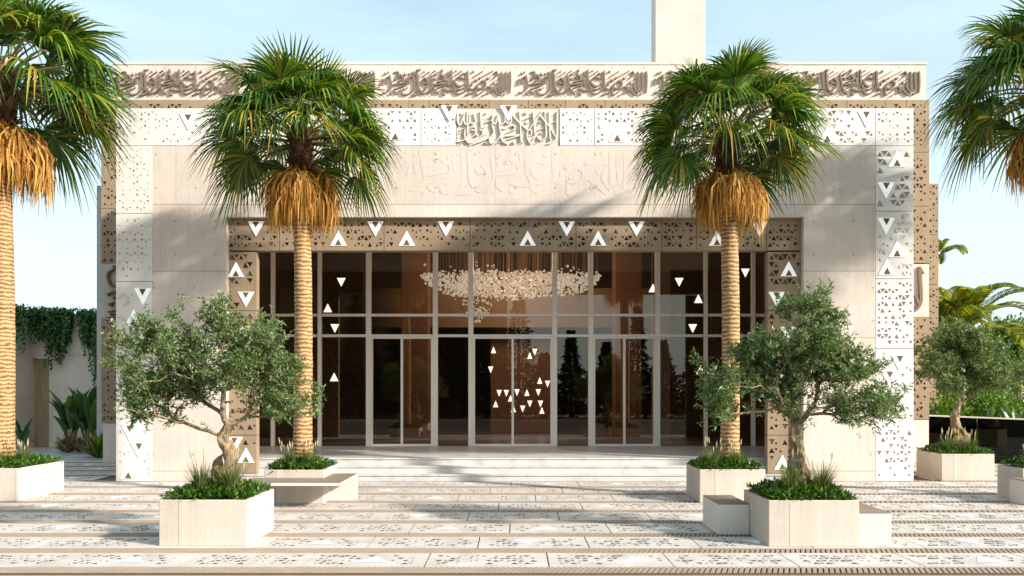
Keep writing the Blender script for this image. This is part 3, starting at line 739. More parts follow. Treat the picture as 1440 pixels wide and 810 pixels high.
for r in range(nrow):
    ya = P0 + r*PITCH                                           # drain strip, then slabs
    xs0, xs1 = -13.5, 13.5
    spans = [(xs0, xs1)] if ya < F else [(xs0, -8.45), (8.52, xs1)]
    for (sa, sb) in spans:
        gb.quad((sa,ya,-0.026),(sb,ya,-0.026),(sb,ya+BW,-0.026),(sa,ya+BW,-0.026))
        gb.quad((sa,ya,-0.03),(sa,ya,-0.001),(sb,ya,-0.001),(sb,ya,-0.03))
        sp = 0.062 if ya < 13 else 0.09
        x = sa
        while x < sb:
            sl = 0.10; w = sp*0.68; z = -0.003
            gs.add([(x,ya+0.012,z),(x+w,ya+0.012,z),(x+w+sl,ya+BW-0.012,z),(x+sl,ya+BW-0.012,z),(x,ya+0.012,-0.028),(x+w,ya+0.012,-0.028),(x+w+sl,ya+BW-0.012,-0.028),(x+sl,ya+BW-0.012,-0.028)],
                   [(0,1,2,3),(0,4,5,1),(1,5,6,2),(3,7,4,0)])
            x += sp
        jn.quad((sa,ya+BW,-0.019),(sb,ya+BW,-0.019),(sb,ya+BW+.012,-0.019),(sa,ya+BW+.012,-0.019))
    off = [0.0, 0.55, 0.95, 0.3, 0.75][r % 5]
    x = -13.6 + off
    while x < 13.4:
        inside = ya + BW > F - 0.4 and (-8.45 < x + 1.4 and x < 8.52)
        if not inside or ya + PITCH < F + 0.3:
            V, Fc, Mi = variants[rp.randrange(len(variants))]
            if ya > F and not (x + 1.4 < -8.0 or x > 8.0): x += 1.4; continue
            Q = V + np.array([x, ya+BW, 0.0]); n = len(pv.v)
            if rp.random() < .5: Q[:,0] = 2*x + 1.4 - Q[:,0]; fl = True
            else: fl = False
            pv.v.extend(map(tuple, Q))
            for f, m in zip(Fc, Mi): pv.f.append([n+i for i in (reversed(f) if fl else f)]); pv.m.append(m)
        x += 1.4
tag(pv.build('paving', [M['paver'], M['paver_shade_mark'], M['paver_inlay']]), kind='structure')
tag(jn.build('paving_bed', M['joint']), kind='structure')
tag(gb.build('drain_channel', M['grate_base']), kind='structure')
tag(gs.build('drain_grating', M['grate']), kind='structure')
b = MB()
b.box(-13.6, 13.6, 8.60, P0-0.09, -0.15, -0.002, 0); b.box(-13.6, 13.6, P0-0.09, P0-0.002, -0.15, -0.06, 1)
tag(b.build('kerb', [M['grate'], M['grate_base']]), kind='structure')
# solid base under the plaza and the garden behind it
b = MB(); b.box(-13.6, 13.6, P0-0.001, YE+0.4, -0.155, -0.031); tag(b.build('plaza_base', M['joint']), kind='structure')

# ------------------------------------------------------------------ PLANTS
def leaf(b, p, d, nrm, L, W, mi=0):
    """pointed leaf of two faces folded along the midrib"""
    d = d.normalized(); s = d.cross(nrm)
    if s.length < 1e-4: s = Vector((1,0,0))
    s.normalize(); n2 = s.cross(d)
    m = p + d*(L*0.45) - n2*(W*0.18)
    b.add([p, p + d*(L*0.45) + s*(W/2), p + d*L, p + d*(L*0.45) - s*(W/2)], [(0,1,2,3)], mi)

def rvec(rg): 
    while True:
        v = Vector((rg.uniform(-1,1), rg.uniform(-1,1), rg.uniform(-1,1)))
        if 0.05 < v.length < 1: return v.normalized()

def olive(name, loc, rz, trunk, lobes, seed, label, group, ntw, nleaf, Lf=0.06, parent_scale=1.0):
    rg = random.Random(seed); nr = np.random.RandomState(seed)
    root = empty(name, loc, rz, label, 'tree', group)
    tp = smooth3(trunk, 10)
    nodes = [Vector(p) for p in tp]; par = [-1] + list(range(len(tp)-1)); ntrunk = len(tp)
    targets = []
    tot = sum(l[3] for l in lobes)
    for (c, rad, flat, wgt) in lobes:
        ncl = max(4, int(ntw*wgt/tot/7)); cls = []
        for _ in range(ncl):
            v = rvec(rg); k = rg.random()**0.40*rg.choice((1,1,1,.85,1.12))
            cls.append(Vector((c[0] + v.x*rad[0]*k, c[1] + v.y*rad[1]*k, c[2] + v.z*rad[2]*k)))
        for _ in range(int(ntw*wgt/tot)):
            p = rg.choice(cls) + rvec(rg)*rg.random()**.6*0.25
            if p.z < c[2] - rad[2]*flat: p.z = c[2] - rad[2]*flat*rg.random()
            targets.append(p)
    top = nodes[-1]
    targets.sort(key=lambda p: (p - top).length)
    tips = []; start = int(ntrunk*0.72)
    NA = np.array([tuple(n) for n in nodes])
    depthc = [0.0]*len(nodes)
    for i in range(1, len(nodes)): depthc[i] = depthc[i-1]*1 + 0.0
    for t in targets:
        A = NA[start:]; d = np.linalg.norm(A - np.array(tuple(t)), axis=1)
        cost = d + 0.35*np.array(depthc[start:])
        # branches grow away from the root, not back to it
        dirn = np.array(tuple(t)) - A
        up = A[:,2] - t.z; cost = cost + 0.6*np.clip(up, 0, 1)
        i = int(np.argmin(cost)) + start
        a = nodes[i]; L = (t-a).length
        n = max(2, int(L/0.11)); prev = i
        side = rvec(rg)*L*0.13 + Vector((0,0,-0.05*L))
        for s in range(1, n+1):
            f = s/n; p = a.lerp(t, f) + side*math.sin(f*math.pi) + rvec(rg)*0.012
            nodes.append(p); par.append(prev); depthc.append(depthc[prev] + L/n); prev = len(nodes)-1
        tips.append((prev, n))
        NA = np.array([tuple(q) for q in nodes])
    r2 = [0.0]*len(nodes); kids = [0]*len(nodes)
    for i in range(len(nodes)-1, 0, -1):
        if kids[i] == 0: r2[i] = 0.0042**2.2
        r2[par[i]] += r2[i]*1.0; kids[par[i]] += 1
    rad = [max(0.0055, x**(1/2.2)) for x in r2]
    br = MB()
    for i in range(ntrunk, len(nodes)):
        p = par[i]; ra = rad[i]; rb = min(rad[p], rad[i]*1.5)
        br.tube([nodes[p], nodes[i]], [rb, ra], 5 if ra < 0.012 else 7, cap=False)
    # gnarled bole
    n = 30; vs = []; fs = []
    for i in range(ntrunk):
        t = (nodes[min(i+1, ntrunk-1)] - nodes[max(i-1,0)]).normalized()
        f = i/(ntrunk-1); base = trunk_r(f)
        a = Vector((1,0,0)) - t*t.x; a.normalize(); bb = t.cross(a)
        for k in range(n):
            an = 2*math.pi*k/n
            q = Vector((math.cos(an)*1.3, math.sin(an)*1.3, f*4.0 + seed))
            w = 1 + 0.42*noise.noise(q*1.2) + 0.30*noise.noise(q*2.6) + 0.20*noise.noise(q*6.0) + 0.10*math.sin(3*an + f*11)
            vs.append(nodes[i] + (a*math.cos(an) + bb*math.sin(an))*base*w)
    for i in range(ntrunk-1):
        for k in range(n): fs.append((i*n+k, i*n+(k+1)%n, (i+1)*n+(k+1)%n, (i+1)*n+k))
    br.add(vs, fs); br.build('trunk', M['olive_bark'], root, smooth=True)
    lf = MB()
    for (tip, n) in tips:
        chain = [tip]
        while len(chain) < min(n, 5) and par[chain[-1]] > ntrunk: chain.append(par[chain[-1]])
        # side shoots
        for s in range(4):
            ci = chain[min(len(chain)-1, rg.randrange(len(chain)))]
            o0 = nodes[ci]; dd = (nodes[tip] - nodes[chain[-1]]).normalized() if len(chain) > 1 else rvec(rg)
            sd = (dd*0.8 + rvec(rg)*1.0 + Vector((0,0,0.15))).normalized(); sl = rg.uniform(0.10, 0.24)
            m = nleaf//4
            for j in range(m):
                f = (j+0.5)/m; p = o0 + sd*sl*f + rvec(rg)*0.006
                ld = (sd*0.55 + rvec(rg)).normalized()
                leaf(lf, p, ld, rvec(rg), Lf*rg.uniform(0.75, 1.35), Lf*0.31)
    lf.build('crown', M['olive_leaf'], root)
    return root

def smooth3(pts, n):
    P = [Vector(p) for p in pts]; out = []
    for i in range(len(P)-1):
        p0 = P[max(i-1,0)]; p1 = P[i]; p2 = P[i+1]; p3 = P[min(i+2, len(P)-1)]
        for k in range(n):
            t = k/n
            out.append(0.5*((2*p1) + (p2-p0)*t + (2*p0-5*p1+4*p2-p3)*t*t + (3*p1-p0-3*p2+p3)*t**3))
    out.append(P[-1]); return out
def trunk_r(f): return 0.11*(1-f)**1.8 + 0.092 - 0.03*f

def fan(b, hub, D, up, L, rg, nseg=30, spread=R(112), droop=0.5, mi=0, wmul=1.0):
    D = D.normalized(); S = D.cross(up); S = S.normalized() if S.length > 1e-3 else Vector((1,0,0)); N = S.cross(D).normalized()
    da = 2*spread/(nseg-1)
    for k in range(nseg):
        a = -spread + da*k + rg.uniform(-.02,.02)
        dr = D*math.cos(a) + S*math.sin(a)
        lk = L*(0.70 + 0.30*math.cos(a*0.72))*rg.uniform(0.92, 1.05)
        sd = (S*math.cos(a) - D*math.sin(a))
        vs = []; hang = droop*rg.uniform(0.6, 1.5)
        for t, w in ((0.04, .012), (0.38, 2*L*0.38*math.sin(da/2)*1.05), (0.62, 0.036), (0.82, 0.022), (1.0, 0.003)):
            w *= wmul
            e = max(0.0, t-0.42)
            p = hub + dr*lk*(t - 0.30*hang*e) + N*(0.10*L*math.sin(min(1,t/0.5)*1.57)*abs(math.sin(a))) - Vector((0,0,1))*lk*hang*(e**1.7)*2.3
            vs += [p - sd*w/2, p - N*w*0.30, p + sd*w/2]
        fs = []
        for i in range(4):
            q = i*3; fs += [(q,q+1,q+4,q+3), (q+1,q+2,q+5,q+4)]
        b.add(vs, fs, mi)

def palm_meshes(seed, nleaf=52):
    rg = random.Random(seed); lf = MB(); pt = MB()
    for i in range(nleaf):
        f = i/(nleaf-1)
        az = i*2.39996 + rg.uniform(-.25,.25)
        el = R(82) - R(96)*f**0.68 + rg.uniform(-.12,.12)
        fr = max(0.0, -math.sin(az) - 0.55)/0.45
        if f > .45: el += R(42)*fr*(f-.25)
        out = Vector((math.cos(az), math.sin(az), 0)); z = Vector((0,0,1))
        plen = rg.uniform(0.78, 1.02)*(0.75 if f < .12 else 1.0)
        d0 = out*math.cos(el) + z*math.sin(el)
        s0 = out*0.10 + z*(0.22 - 0.30*f)
        p1 = s0 + d0*plen*0.55; el2 = el - R(14)
        d1 = out*math.cos(el2) + z*math.sin(el2); hub = p1 + d1*plen*0.5
        pt.tube([s0, p1, hub], [0.02, 0.015, 0.01], 4, cap=False)
        el3 = el - R(20) - R(10)*f; D = out*math.cos(el3) + z*math.sin(el3)
        up = z if abs(D.z) < .95 else -out
        roll = rg.uniform(-.5,.5); up = (up + D.cross(up)*roll).normalized()
        fan(lf, hub, D, up, rg.uniform(0.82, 1.04), rg, 34, R(rg.uniform(92, 118)), (rg.uniform(0.24, 0.6) if f > .16 else (0.03 if f < .07 else .18)))
    return lf, pt

def skirt_mesh(seed):
    rg = random.Random(seed); b = MB()
    for i in range(95):
        az = rg.uniform(0, 6.283); z0 = rg.uniform(-0.45, 0.02); out = Vector((math.cos(az), math.sin(az), 0)); tan = Vector((-out.y, out.x, 0))
        rr = rg.uniform(0.24, 0.50); hub = out*rr + Vector((0,0,z0 - (rr-0.25)*0.25))
        b.tube([out*0.15 + Vector((0,0,z0-0.03)), out*(0.15+(rr-.15)*.55) + Vector((0,0,z0+0.06)), hub], [0.014, 0.012, 0.008], 4, cap=False)
        n = 15; L = rg.uniform(0.55, 0.9)
        for k in range(n):
            s = (k/(n-1) - 0.5)*2; lk = L*(1 - 0.25*abs(s))*rg.uniform(.75, 1.15); bow = rg.uniform(0.03, 0.24); w0 = rg.uniform(.018, .034)
            spread = tan*s*rg.uniform(0.16, 0.34); tw = rg.uniform(-.8,.8); vs = []
            wd = (tan*math.cos(tw) + out*math.sin(tw))
            curl = rg.uniform(-.12, .10)
            for t, w in ((0, .012), (0.25, w0), (0.6, w0*.8), (1.0, 0.003)):
                p = hub + spread*math.sin(min(1, t*1.5)*1.57) + out*(bow*math.sin(t*2.2) + curl*t*t) - Vector((0,0,1))*lk*(t*0.35 + 0.65*t**1.5 if t else 0) 
                vs += [p - wd*w/2, p + wd*w/2 + out*w*0.25]
            b.add(vs, [(0,1,3,2), (2,3,5,4), (4,5,7,6)])
    return b

def fibre_mesh(seed):
    rg = random.Random(seed); b = MB()
    b.tube([(0,0,-.75),(0,0,-.3),(0,0,.12),(0,0,.35)], [.17,.20,.17,.05], 12)
    for i in range(90):
        az = i*2.39996; z = -0.72 + 0.9*(i/90); out = Vector((math.cos(az), math.sin(az), 0)); tan = Vector((-out.y, out.x, 0))
        a = out*0.165 + Vector((0,0,z)); t = a + out*rg.uniform(.09,.17) + Vector((0,0,rg.uniform(.10,.22)))
        b.add([a - tan*.055, a + tan*.055, t + tan*.02, t - tan*.02, a - out*.05 + Vector((0,0,.08))], [(0,1,2,3), (3,2,4)])
    return b

def palm(loc, rz, hh, sc, mset, label, lean=0.0):
    """hh = height of the crown's heart above the foot"""
    root = empty('fan_palm', loc, rz, label, 'palm tree', 'fan palms in the planters')
    b = MB(); n = 28; nz = int(hh/0.035); vs = []; fs = []
    for i in range(nz+1):
        z = hh*i/nz; f = i/nz
        rb_ = (0.163 - 0.022*f + 0.06*math.exp(-z*3.5))*sc
        for k in range(n):
            an = 2*math.pi*k/n
            w = 1 + 0.05*noise.noise(Vector((math.cos(an)*2, math.sin(an)*2, z*5 + hh)))
            sc_ = noise.noise(Vector((math.cos(an)*1.5, math.sin(an)*1.5, z*2.2 + 3*hh)))
            ring = abs(((z*13.0 + 1.3*sc_ + an*0.159) % 1.0)*2 - 1)
            r0 = rb_ + 0.008*ring*(0.25 + 0.65*f)
            vs.append((r0*w*math.cos(an) + 0.03*math.sin(z*.7), r0*w*math.sin(an), z))
    for i in range(nz):
        for k in range(n): fs.append((i*n+k, i*n+(k+1)%n, (i+1)*n+(k+1)%n, (i+1)*n+k))
    b.add(vs, fs); b.build('trunk', M['palm_bark'], root, smooth=True)
    def part(name, me):
        o = bpy.data.objects.new(name, me); COL.objects.link(o); o.parent = root; o.location = (0.03*math.sin(hh*.7), 0, hh); o.scale = (sc,)*3; return o
    part('crown', mset[0]); part('leaf_stalks', mset[1]); part('dry_skirt', mset[2]).location.z -= 0.54*sc; part('fibre_sheath', mset[3])
    return root
def to_mesh(mb, name, mat):
    me = bpy.data.meshes.new(name); me.from_pydata(mb.v, [], mb.f); me.materials.append(mat); me.update(); return me
PM = []
for sd in (4, 9):
    lf, pt = palm_meshes(sd)
    PM.append((to_mesh(lf, 'crown', M['palm_leaf']), to_mesh(pt, 'stalks', M['petiole']), to_mesh(skirt_mesh(sd+1), 'skirt', M['palm_dead']), to_mesh(fibre_mesh(sd), 'fibre', M['palm_fibre'])))

def cover(x0, x1, y0, y1, z, label, seed, dense=1.0, hump=0.13, over=0.05):
    """low leafy cover filling a planter"""
    rg = random.Random(seed); b = MB()
    n = int(2600*dense*(x1-x0)*(y1-y0))
    for i in range(n):
        u, v = rg.uniform(-1,1), rg.uniform(-1,1)
        e = (1-abs(u)**3)*(1-abs(v)**3)
        h = z - 0.02 + (0.05 + hump*e)*rg.random()**0.45 + 0.05*noise.noise(Vector((u*4, v*4, seed)))
        p = Vector(((x0+x1)/2 + u*((x1-x0)/2 + over*rg.random()), (y0+y1)/2 + v*((y1-y0)/2 + over*rg.random()), h))
        out = Vector((u*.6, v*.6, 0.55)) + rvec(rg)*0.8
        leaf(b, p, out, (Vector((0,0,1)) + rvec(rg)*0.5), rg.uniform(.05,.10), rg.uniform(.025,.04))
    o = b.build('ground_cover', M['cover_leaf']); tag(o, label, 'ground cover', kind='stuff'); return o

def tuft(x, y, z, label, seed, n=110, h=0.34, plumes=10, spread=0.16, group='grass tufts in the planters'):
    rg = random.Random(seed); root = empty('grass_tuft', (x, y, z), 0, label, 'ornamental grass', group); b = MB(); pls = []
    for i in range(n):
        a = rg.uniform(0, 6.283); o = Vector((math.cos(a), math.sin(a), 0)); r = rg.random()
        p0 = o*0.05*rg.random(); H = h*rg.uniform(.55, 1.05); bend = spread*rg.uniform(.3, 1.3); s = Vector((-o.y, o.x, 0))*0.0055
        pts = [p0, p0 + o*bend*.35 + Vector((0,0,H*.55)), p0 + o*bend + Vector((0,0,H))]
        b.add([pts[0]-s, pts[0]+s, pts[1]+s*.8, pts[1]-s*.8, pts[2]], [(0,1,2,3), (3,2,4)])
        if i < plumes:
            q = p0 + o*bend*.55 + Vector((0,0,H*1.05 + 0.06))
            b.tube([p0, q], [.003,.002], 3, cap=False)
            pl = MB(); pl.tube([q - Vector((0,0,.02)), q + o*.008 + Vector((0,0,.04)), q + o*.02 + Vector((0,0,.10))], [.004,.010,.002], 5); pls.append(pl)
    b.build('blades', M['grass_blade'], root)
    for pl in pls: pl.build('plume', M['plume'], root)
    return root

# ------------------------------------------------------------------ PLANTERS AND BENCHES
PH = 0.58
def planter(x0, x1, y0, y1, label, h=PH):
    cx, cy = (x0+x1)/2, (y0+y1)/2; w, d = (x1-x0)/2, (y1-y0)/2
    root = empty('planter', (cx, cy, 0), 0, label, 'planter', 'square concrete planters')
    b = MB(); t = 0.055
    def ring(x, y, z): return [(-x,-y,z),(x,-y,z),(x,y,z),(-x,y,z)]
    vs = ring(w,d,0) + ring(w,d,h) + ring(w-t,d-t,h) + ring(w-t,d-t,h-.12)
    fs = [(i0+k, i0+(k+1)%4, i0+4+(k+1)%4, i0+4+k) for i0 in (0,4,8) for k in range(4)] + [(12,13,14,15), (3,2,1,0)]
    me = bpy.data.meshes.new('box'); me.from_pydata(vs, [], fs)
    me.materials.append(M['planter']); o = bpy.data.objects.new('box', me); COL.objects.link(o); o.parent = root
    bv = o.modifiers.new('bevel', 'BEVEL'); bv.width = .009; bv.segments = 2; bv.limit_method = 'ANGLE'
    s = MB(); s.box(-w+t+.012, w-t-.012, -d+t+.012, d-t-.012, h-0.108, h-0.05); s.build('soil', M['soil'], root)
    return root
def block_bench(x0, x1, y0, y1, label, h=0.42):
    root = empty('bench', ((x0+x1)/2, (y0+y1)/2, 0), 0, label, 'bench', 'block benches beside the planters')
    w, d = (x1-x0)/2, (y1-y0)/2; b = MB(); b.box(-w, w, -d, d, 0, h-0.012); b.build('base', M['bench'], root, bevel=0.008)
    b = MB(); b.box(-w+.006, w-.006, -d+.006, d-.006, h-0.011, h+0.004); b.build('seat', M['seat_brown'], root)
    return root

# front left, olive
planter(-4.476, -3.36, 10.27, 11.42, 'front concrete planter holding the left olive tree')
cover(-4.416, -3.42, 10.33, 11.36, PH, 'bright green leafy cover around the left olive trunk', 1)
# front right, olive, two block benches
planter(3.21, 4.35, 10.23, 11.34, 'front concrete planter holding the right olive tree, between two block benches')
cover(3.27, 4.29, 10.29, 11.28, PH, 'bright green leafy cover around the right olive trunk', 2)
block_bench(2.78, 3.206, 11.05, 11.95, 'pale block bench with brown top on the left of the right olive planter')
block_bench(4.354, 4.765, 10.25, 11.15, 'sunlit block bench with brown top on the right of the right olive planter')
# palm planters in front of the steps
planter(-4.30, -3.27, 14.02, 15.1, 'concrete planter of the palm left of the doors, wrapped by a slab bench')
cover(-4.24, -3.33, 14.08, 15.04, PH, 'green leafy cover under the palm left of the doors', 3)
planter(3.23, 4.37, 14.1, 15.2, 'concrete planter of the palm right of the doors')
cover(3.29, 4.31, 14.16, 15.14, PH, 'green leafy cover under the palm right of the doors', 4)
root = empty('bench', (-3.6, 14.0, 0), 0, 'long slab bench with brown top wrapping the left palm planter', 'bench')
b = MB(); b.box(-0.90, 0.78, -0.72, 0.016, .395, .44); b.box(.334, .78, .0161, .74, .395, .44); b.build('slab', M['bench'], root)
b = MB(); b.box(-0.89, 0.77, -0.71, 0.012, .4405, .446); b.box(.336, .77, .0125, .73, .4405, .446); b.build('seat', M['seat_brown'], root)
b = MB(); b.box(.334, .775, .55, .735, 0, .3945); b.build('leg', M['bench'], root)
# far left and far right palms
planter(-10.0, -8.70, 14.3, 15.75, 'concrete planter at the left picture edge with the largest palm')
cover(-9.94, -8.76, 14.36, 15.69, PH, 'green leafy cover in the planter at the left edge', 5, .8)
planter(8.92, 10.1, 14.25, 15.0, 'concrete planter cut off by the right picture edge')
cover(8.98, 10.04, 14.31, 14.94, PH, 'green leafy cover in the planter at the right edge', 6, .8)
block_bench(8.68, 9.9, 13.8, 14.246, 'cream block bench at the right picture edge')
planter(9.16, 10.29, 17.4, 18.5, 'concrete planter beyond the portal holding the rear olive tree')
cover(9.22, 10.23, 17.46, 18.44, PH, 'green leafy cover around the rear olive trunk', 7)

k = 0
for (x, y, lab, n) in [(-4.08,10.62,'left grass tuft at the foot of the left olive tree',5), (-3.68,10.60,'right grass tuft at the foot of the left olive tree',4),
                    (3.62,10.6,'left grass tuft at the foot of the right olive tree',3), (4.03,10.62,'right grass tuft at the foot of the right olive tree',3)]:
    tuft(x, y, PH-.03, lab, 30+k, 230, .50, n, .22); k += 1
for (x, y, lab, n) in [(-3.95,14.35,'plumed grass tuft left of the palm trunk by the slab bench',9), (-3.62,14.35,'low grass tuft before the palm trunk by the slab bench',8), (3.55,14.42,'plumed grass tuft left of the palm trunk right of the doors',8), (3.92,14.4,'low grass tuft right of the palm trunk right of the doors',8),
                    (-9.3,14.7,'plumed grass tuft at the palm foot at the left edge',9), (-8.95,14.85,'plumed grass tuft at the corner of the left edge planter',9), (9.25,14.5,'plumed grass tuft in the right edge planter',12),
                    (9.45,17.7,'plumed grass tuft left of the rear olive trunk',14), (9.7,17.65,'plumed grass tuft before the rear olive trunk',12), (9.98,17.75,'plumed grass tuft right of the rear olive trunk',10)]:
    tuft(x, y, PH-.03, lab, 30+k, 190, .40, n, .19); k += 1

# ------------------------------------------------------------------ TREES
ZS = PH - 0.06
olive('olive_tree', (-3.84, 10.85, ZS), 0, [(0,0,-.02),(.03,0,.18),(-.06,.02,.38),(.06,-.01,.58),(-.02,0,.80),(.05,0,.98)],
      [((-.72,0,1.72),(.72,.60,.62),.75,2.6), ((.30,0,1.85),(.62,.60,.62),.75,2.2), ((.80,-.05,1.42),(.40,.40,.42),.9,1.0), ((-1.12,0,1.35),(.34,.36,.36),.9,.6), ((-.05,0,2.22),(.55,.42,.30),.9,.9), ((-.95,0,2.15),(.28,.3,.36),.9,.5)],
      3, 'spreading olive tree with a twisted trunk in the front left planter', 'olive trees in the planters', 570, 62)
olive('olive_tree', (3.82, 10.8, ZS), 0, [(0,0,-.02),(-.02,0,.2),(-.05,.02,.4),(-.03,0,.6),(-.09,0,.82),(-.05,0,1.0)],
      [((.22,0,2.05),(.62,.6,.58),.8,2.4), ((.78,0,1.42),(.48,.5,.46),.8,1.4), ((.55,0,1.78),(.40,.4,.38),.9,1.0), ((-.10,0,1.35),(.40,.4,.30),.9,.6), ((-.88,0,1.50),(.52,.5,.52),.8,1.9), ((.08,0,2.40),(.36,.3,.24),.9,.6), ((-.35,0,1.80),(.42,.4,.45),.8,.9)],
      8, 'spreading olive tree with a forked trunk in the front right planter', 'olive trees in the planters', 570, 62)
olive('olive_tree', (9.84, 17.95, ZS), 0, [(0,0,-.02),(-.06,0,.2),(.08,.02,.4),(-.08,0,.62),(-.10,0,.85),(-.05,0,1.0)],
      [((-.25,0,2.0),(.92,.8,.8),.8,2), ((.68,0,1.85),(.70,.7,.7),.8,1.4), ((.1,0,2.45),(.7,.6,.4),.9,1)],
      13, 'olive tree in the planter beyond the portal beside the black glass fence', 'olive trees in the planters', 480, 68, .07)
palm((-3.80, 14.62, ZS), 0.0, 6.42-ZS, 1.0, PM[0], 'fan palm with golden dry skirt standing left of the doors')
palm((3.90, 14.70, ZS), 0.15, 6.44-ZS, 1.0, PM[1], 'fan palm with golden dry skirt standing right of the doors')
palm((-9.42, 14.95, ZS), 0.5, 7.55-ZS, 1.28, PM[1], 'big fan palm with golden skirt cut off by the left picture edge')
palm((9.80, 14.72, ZS), -0.5, 7.35-ZS, 1.1, PM[0], 'fan palm at the right picture edge, only crown side in view')
# ------------------------------------------------------------------ GARDEN ON THE LEFT
W = 26.9
gl = MB(); gl.box(-16.5, -9.0, 21.9, 34, -0.15, 0.02); tag(gl.build('garden_path', M['marble']), kind='structure')
gw = empty('garden_wall', (-16.5, W, 0), 0, 'pale concrete garden wall with a recessed timber door, left of the mosque', 'wall')
zw = PZ(441, W)
b = MB()
def wx(px): return PX(px, W) + 16.5
b.box(wx(69), wx(150), 0, 0.3, 0, zw); b.box(wx(45), wx(69)-.003, 0, 0.3, PZ(503,W), zw); b.box(wx(-60), wx(45)-.003, -0.9, 0.3, 0, zw-0.003)
b.build('wall', M['concrete'], gw)
b = MB(); b.box(wx(45), wx(69), 0.14, 0.2, 0.0, PZ(503,W)-.01); b.build('door', M['oak'], gw)
def ivy(name, x0, x1, y, z, lens, seed, label, thick=0.35):
    rg = random.Random(seed); root = empty(name, ((x0+x1)/2, y, z), 0, label, 'creeper', 'creepers hanging over the garden wall'); b = MB(); cx = (x0+x1)/2
    for i in range(int((x1-x0)*44)):
        x = rg.uniform(x0, x1) - cx; f = (x + cx - x0)/(x1-x0)
        L = lens(f)*rg.uniform(.35, 1.0); yy = -rg.uniform(.04, thick); n = int(L/0.045) + 6
        xx = x
        for j in range(n):
            t = j/n; xx += rg.uniform(-.02,.02)
            p = Vector((xx + rg.gauss(0,.05*(1-t)+.015), yy + rg.gauss(0,.03), 0.10 - L*t + rg.uniform(-.02,.02)))
            leaf(b, p, Vector((rg.uniform(-1,1), -0.6, -0.9)), Vector((rg.uniform(-.5,.5), -1, .4)), rg.uniform(.08,.14), rg.uniform(.06,.09))
    for i in range(int((x1-x0)*420)):
        p = Vector((rg.uniform(x0,x1)-cx, rg.uniform(-thick, .25), rg.uniform(-.1, .16)))
        leaf(b, p, rvec(rg) + Vector((0,-.3,.3)), Vector((0,-.4,1)) + rvec(rg)*.5, rg.uniform(.08,.14), rg.uniform(.06,.09))
    b.build('foliage', M['ivy_leaf'], root); return root
ivy('hanging_creeper', PX(40,W), PX(104,W), W, zw, lambda f: 0.7 + 1.7*math.exp(-((f-.68)/.22)**2) + .5*math.exp(-((f-.25)/.1)**2), 2, 'thick dark green creeper spilling over the wall above the timber door')
ivy('hanging_creeper', PX(113,W), PX(146,W), W, zw-.05, lambda f: 0.7 + 2.0*f, 3, 'narrow dark creeper hanging between the wall and the mosque corner')
ivy('hanging_creeper', PX(15,W-1), PX(36,W-1), W-.95, zw, lambda f: .8 + .9*f, 4, 'short creeper hanging beside the trunk of the left palm')

def paddle_plant(x, y, z, n, h, label, seed, mat='paddle_leaf'):
    rg = random.Random(seed); root = empty('broadleaf_plant', (x, y, z), 0, label, 'plant', 'broadleaf plants by the garden wall'); b = MB(); st = MB()
    for i in range(n):
        a = i*2.4 + rg.uniform(-.4,.4); o = Vector((math.cos(a), math.sin(a), 0)); H = h*rg.uniform(.55, 1.0); lean = rg.uniform(.15, .5)*h*.7
        p0 = o*.06; p1 = o*lean*.35 + Vector((0,0,H*.4)); st.tube([p0, p1], [.018,.012], 5, cap=False)
        s = Vector((-o.y, o.x, 0)); L = H*.72; wmax = rg.uniform(.17,.27)*h*.55; vs = []
        for t, w in ((0,.1),(.2,.7),(.5,1),(.8,.7),(1,.05)):
            p = p1 + o*lean*(.2*t + .6*t*t) + Vector((0,0,L*(t - .22*t*t)))
            vs += [p - s*w*wmax/2 + o*(-.03*w), p + o*.02*w, p + s*w*wmax/2 + o*(-.03*w)]
        fs = []
        for q in range(4): i0 = q*3; fs += [(i0,i0+1,i0+4,i0+3),(i0+1,i0+2,i0+5,i0+4)]
        b.add(vs, fs)
    b.build('leaves', M[mat], root); st.build('stems', M['petiole'], root); return root
def spiky(x, y, z, label, seed, mat, h=.5, n=60, group='low spiky plants by the wall'):
    rg = random.Random(seed); root = empty('spiky_plant', (x, y, z), 0, label, 'plant', group); b = MB()
    for i in range(n):
        a = rg.uniform(0,6.283); el = rg.uniform(.35, 1.4); L = h*rg.uniform(.6,1.1); o = Vector((math.cos(a)*math.cos(el), math.sin(a)*math.cos(el), math.sin(el)))
        s = Vector((-math.sin(a), math.cos(a), 0))*.022*h*2; m = o*L*.6
        e = o*L + Vector((0,0,-.12*L))
        b.add([-s*.4, s*.4, m+s, m-s, e], [(0,1,2,3),(3,2,4)])
    b.build('leaves', M[mat], root); return root
paddle_plant(PX(100,25.6), 25.6, .02, 22, 2.1, 'broadleaf plant against the pale wall right of the timber door', 1)
paddle_plant(PX(128,25.2), 25.2, .02, 22, 2.3, 'broadleaf plant beside the mosque corner under the creeper', 2)
paddle_plant(PX(32,25.4), 25.4, .02, 9, 1.2, 'small arching plant half hidden by the left palm trunk', 3)
for i, (px, d, mt, h, lab) in enumerate([(96,24.8,'red_leaf',.75,'russet spiky plant before the broadleaf plant'), (112,24.9,'bush_leaf',.6,'green spiky plant between two russet ones'), (124,24.4,'red_leaf',.8,'russet spiky plant at the mosque corner'),
                                        (88,25.2,'bush_leaf',.5,'green spiky plant nearest the timber door'), (133,23.2,'red_leaf',.75,'russet spiky plant on the path edge by the mosque'), (139,22.9,'bush_leaf',.9,'tall green spiky plant against the mosque side')]):
    spiky(PX(px,d), d, .02, lab, i, mt, h, 70)

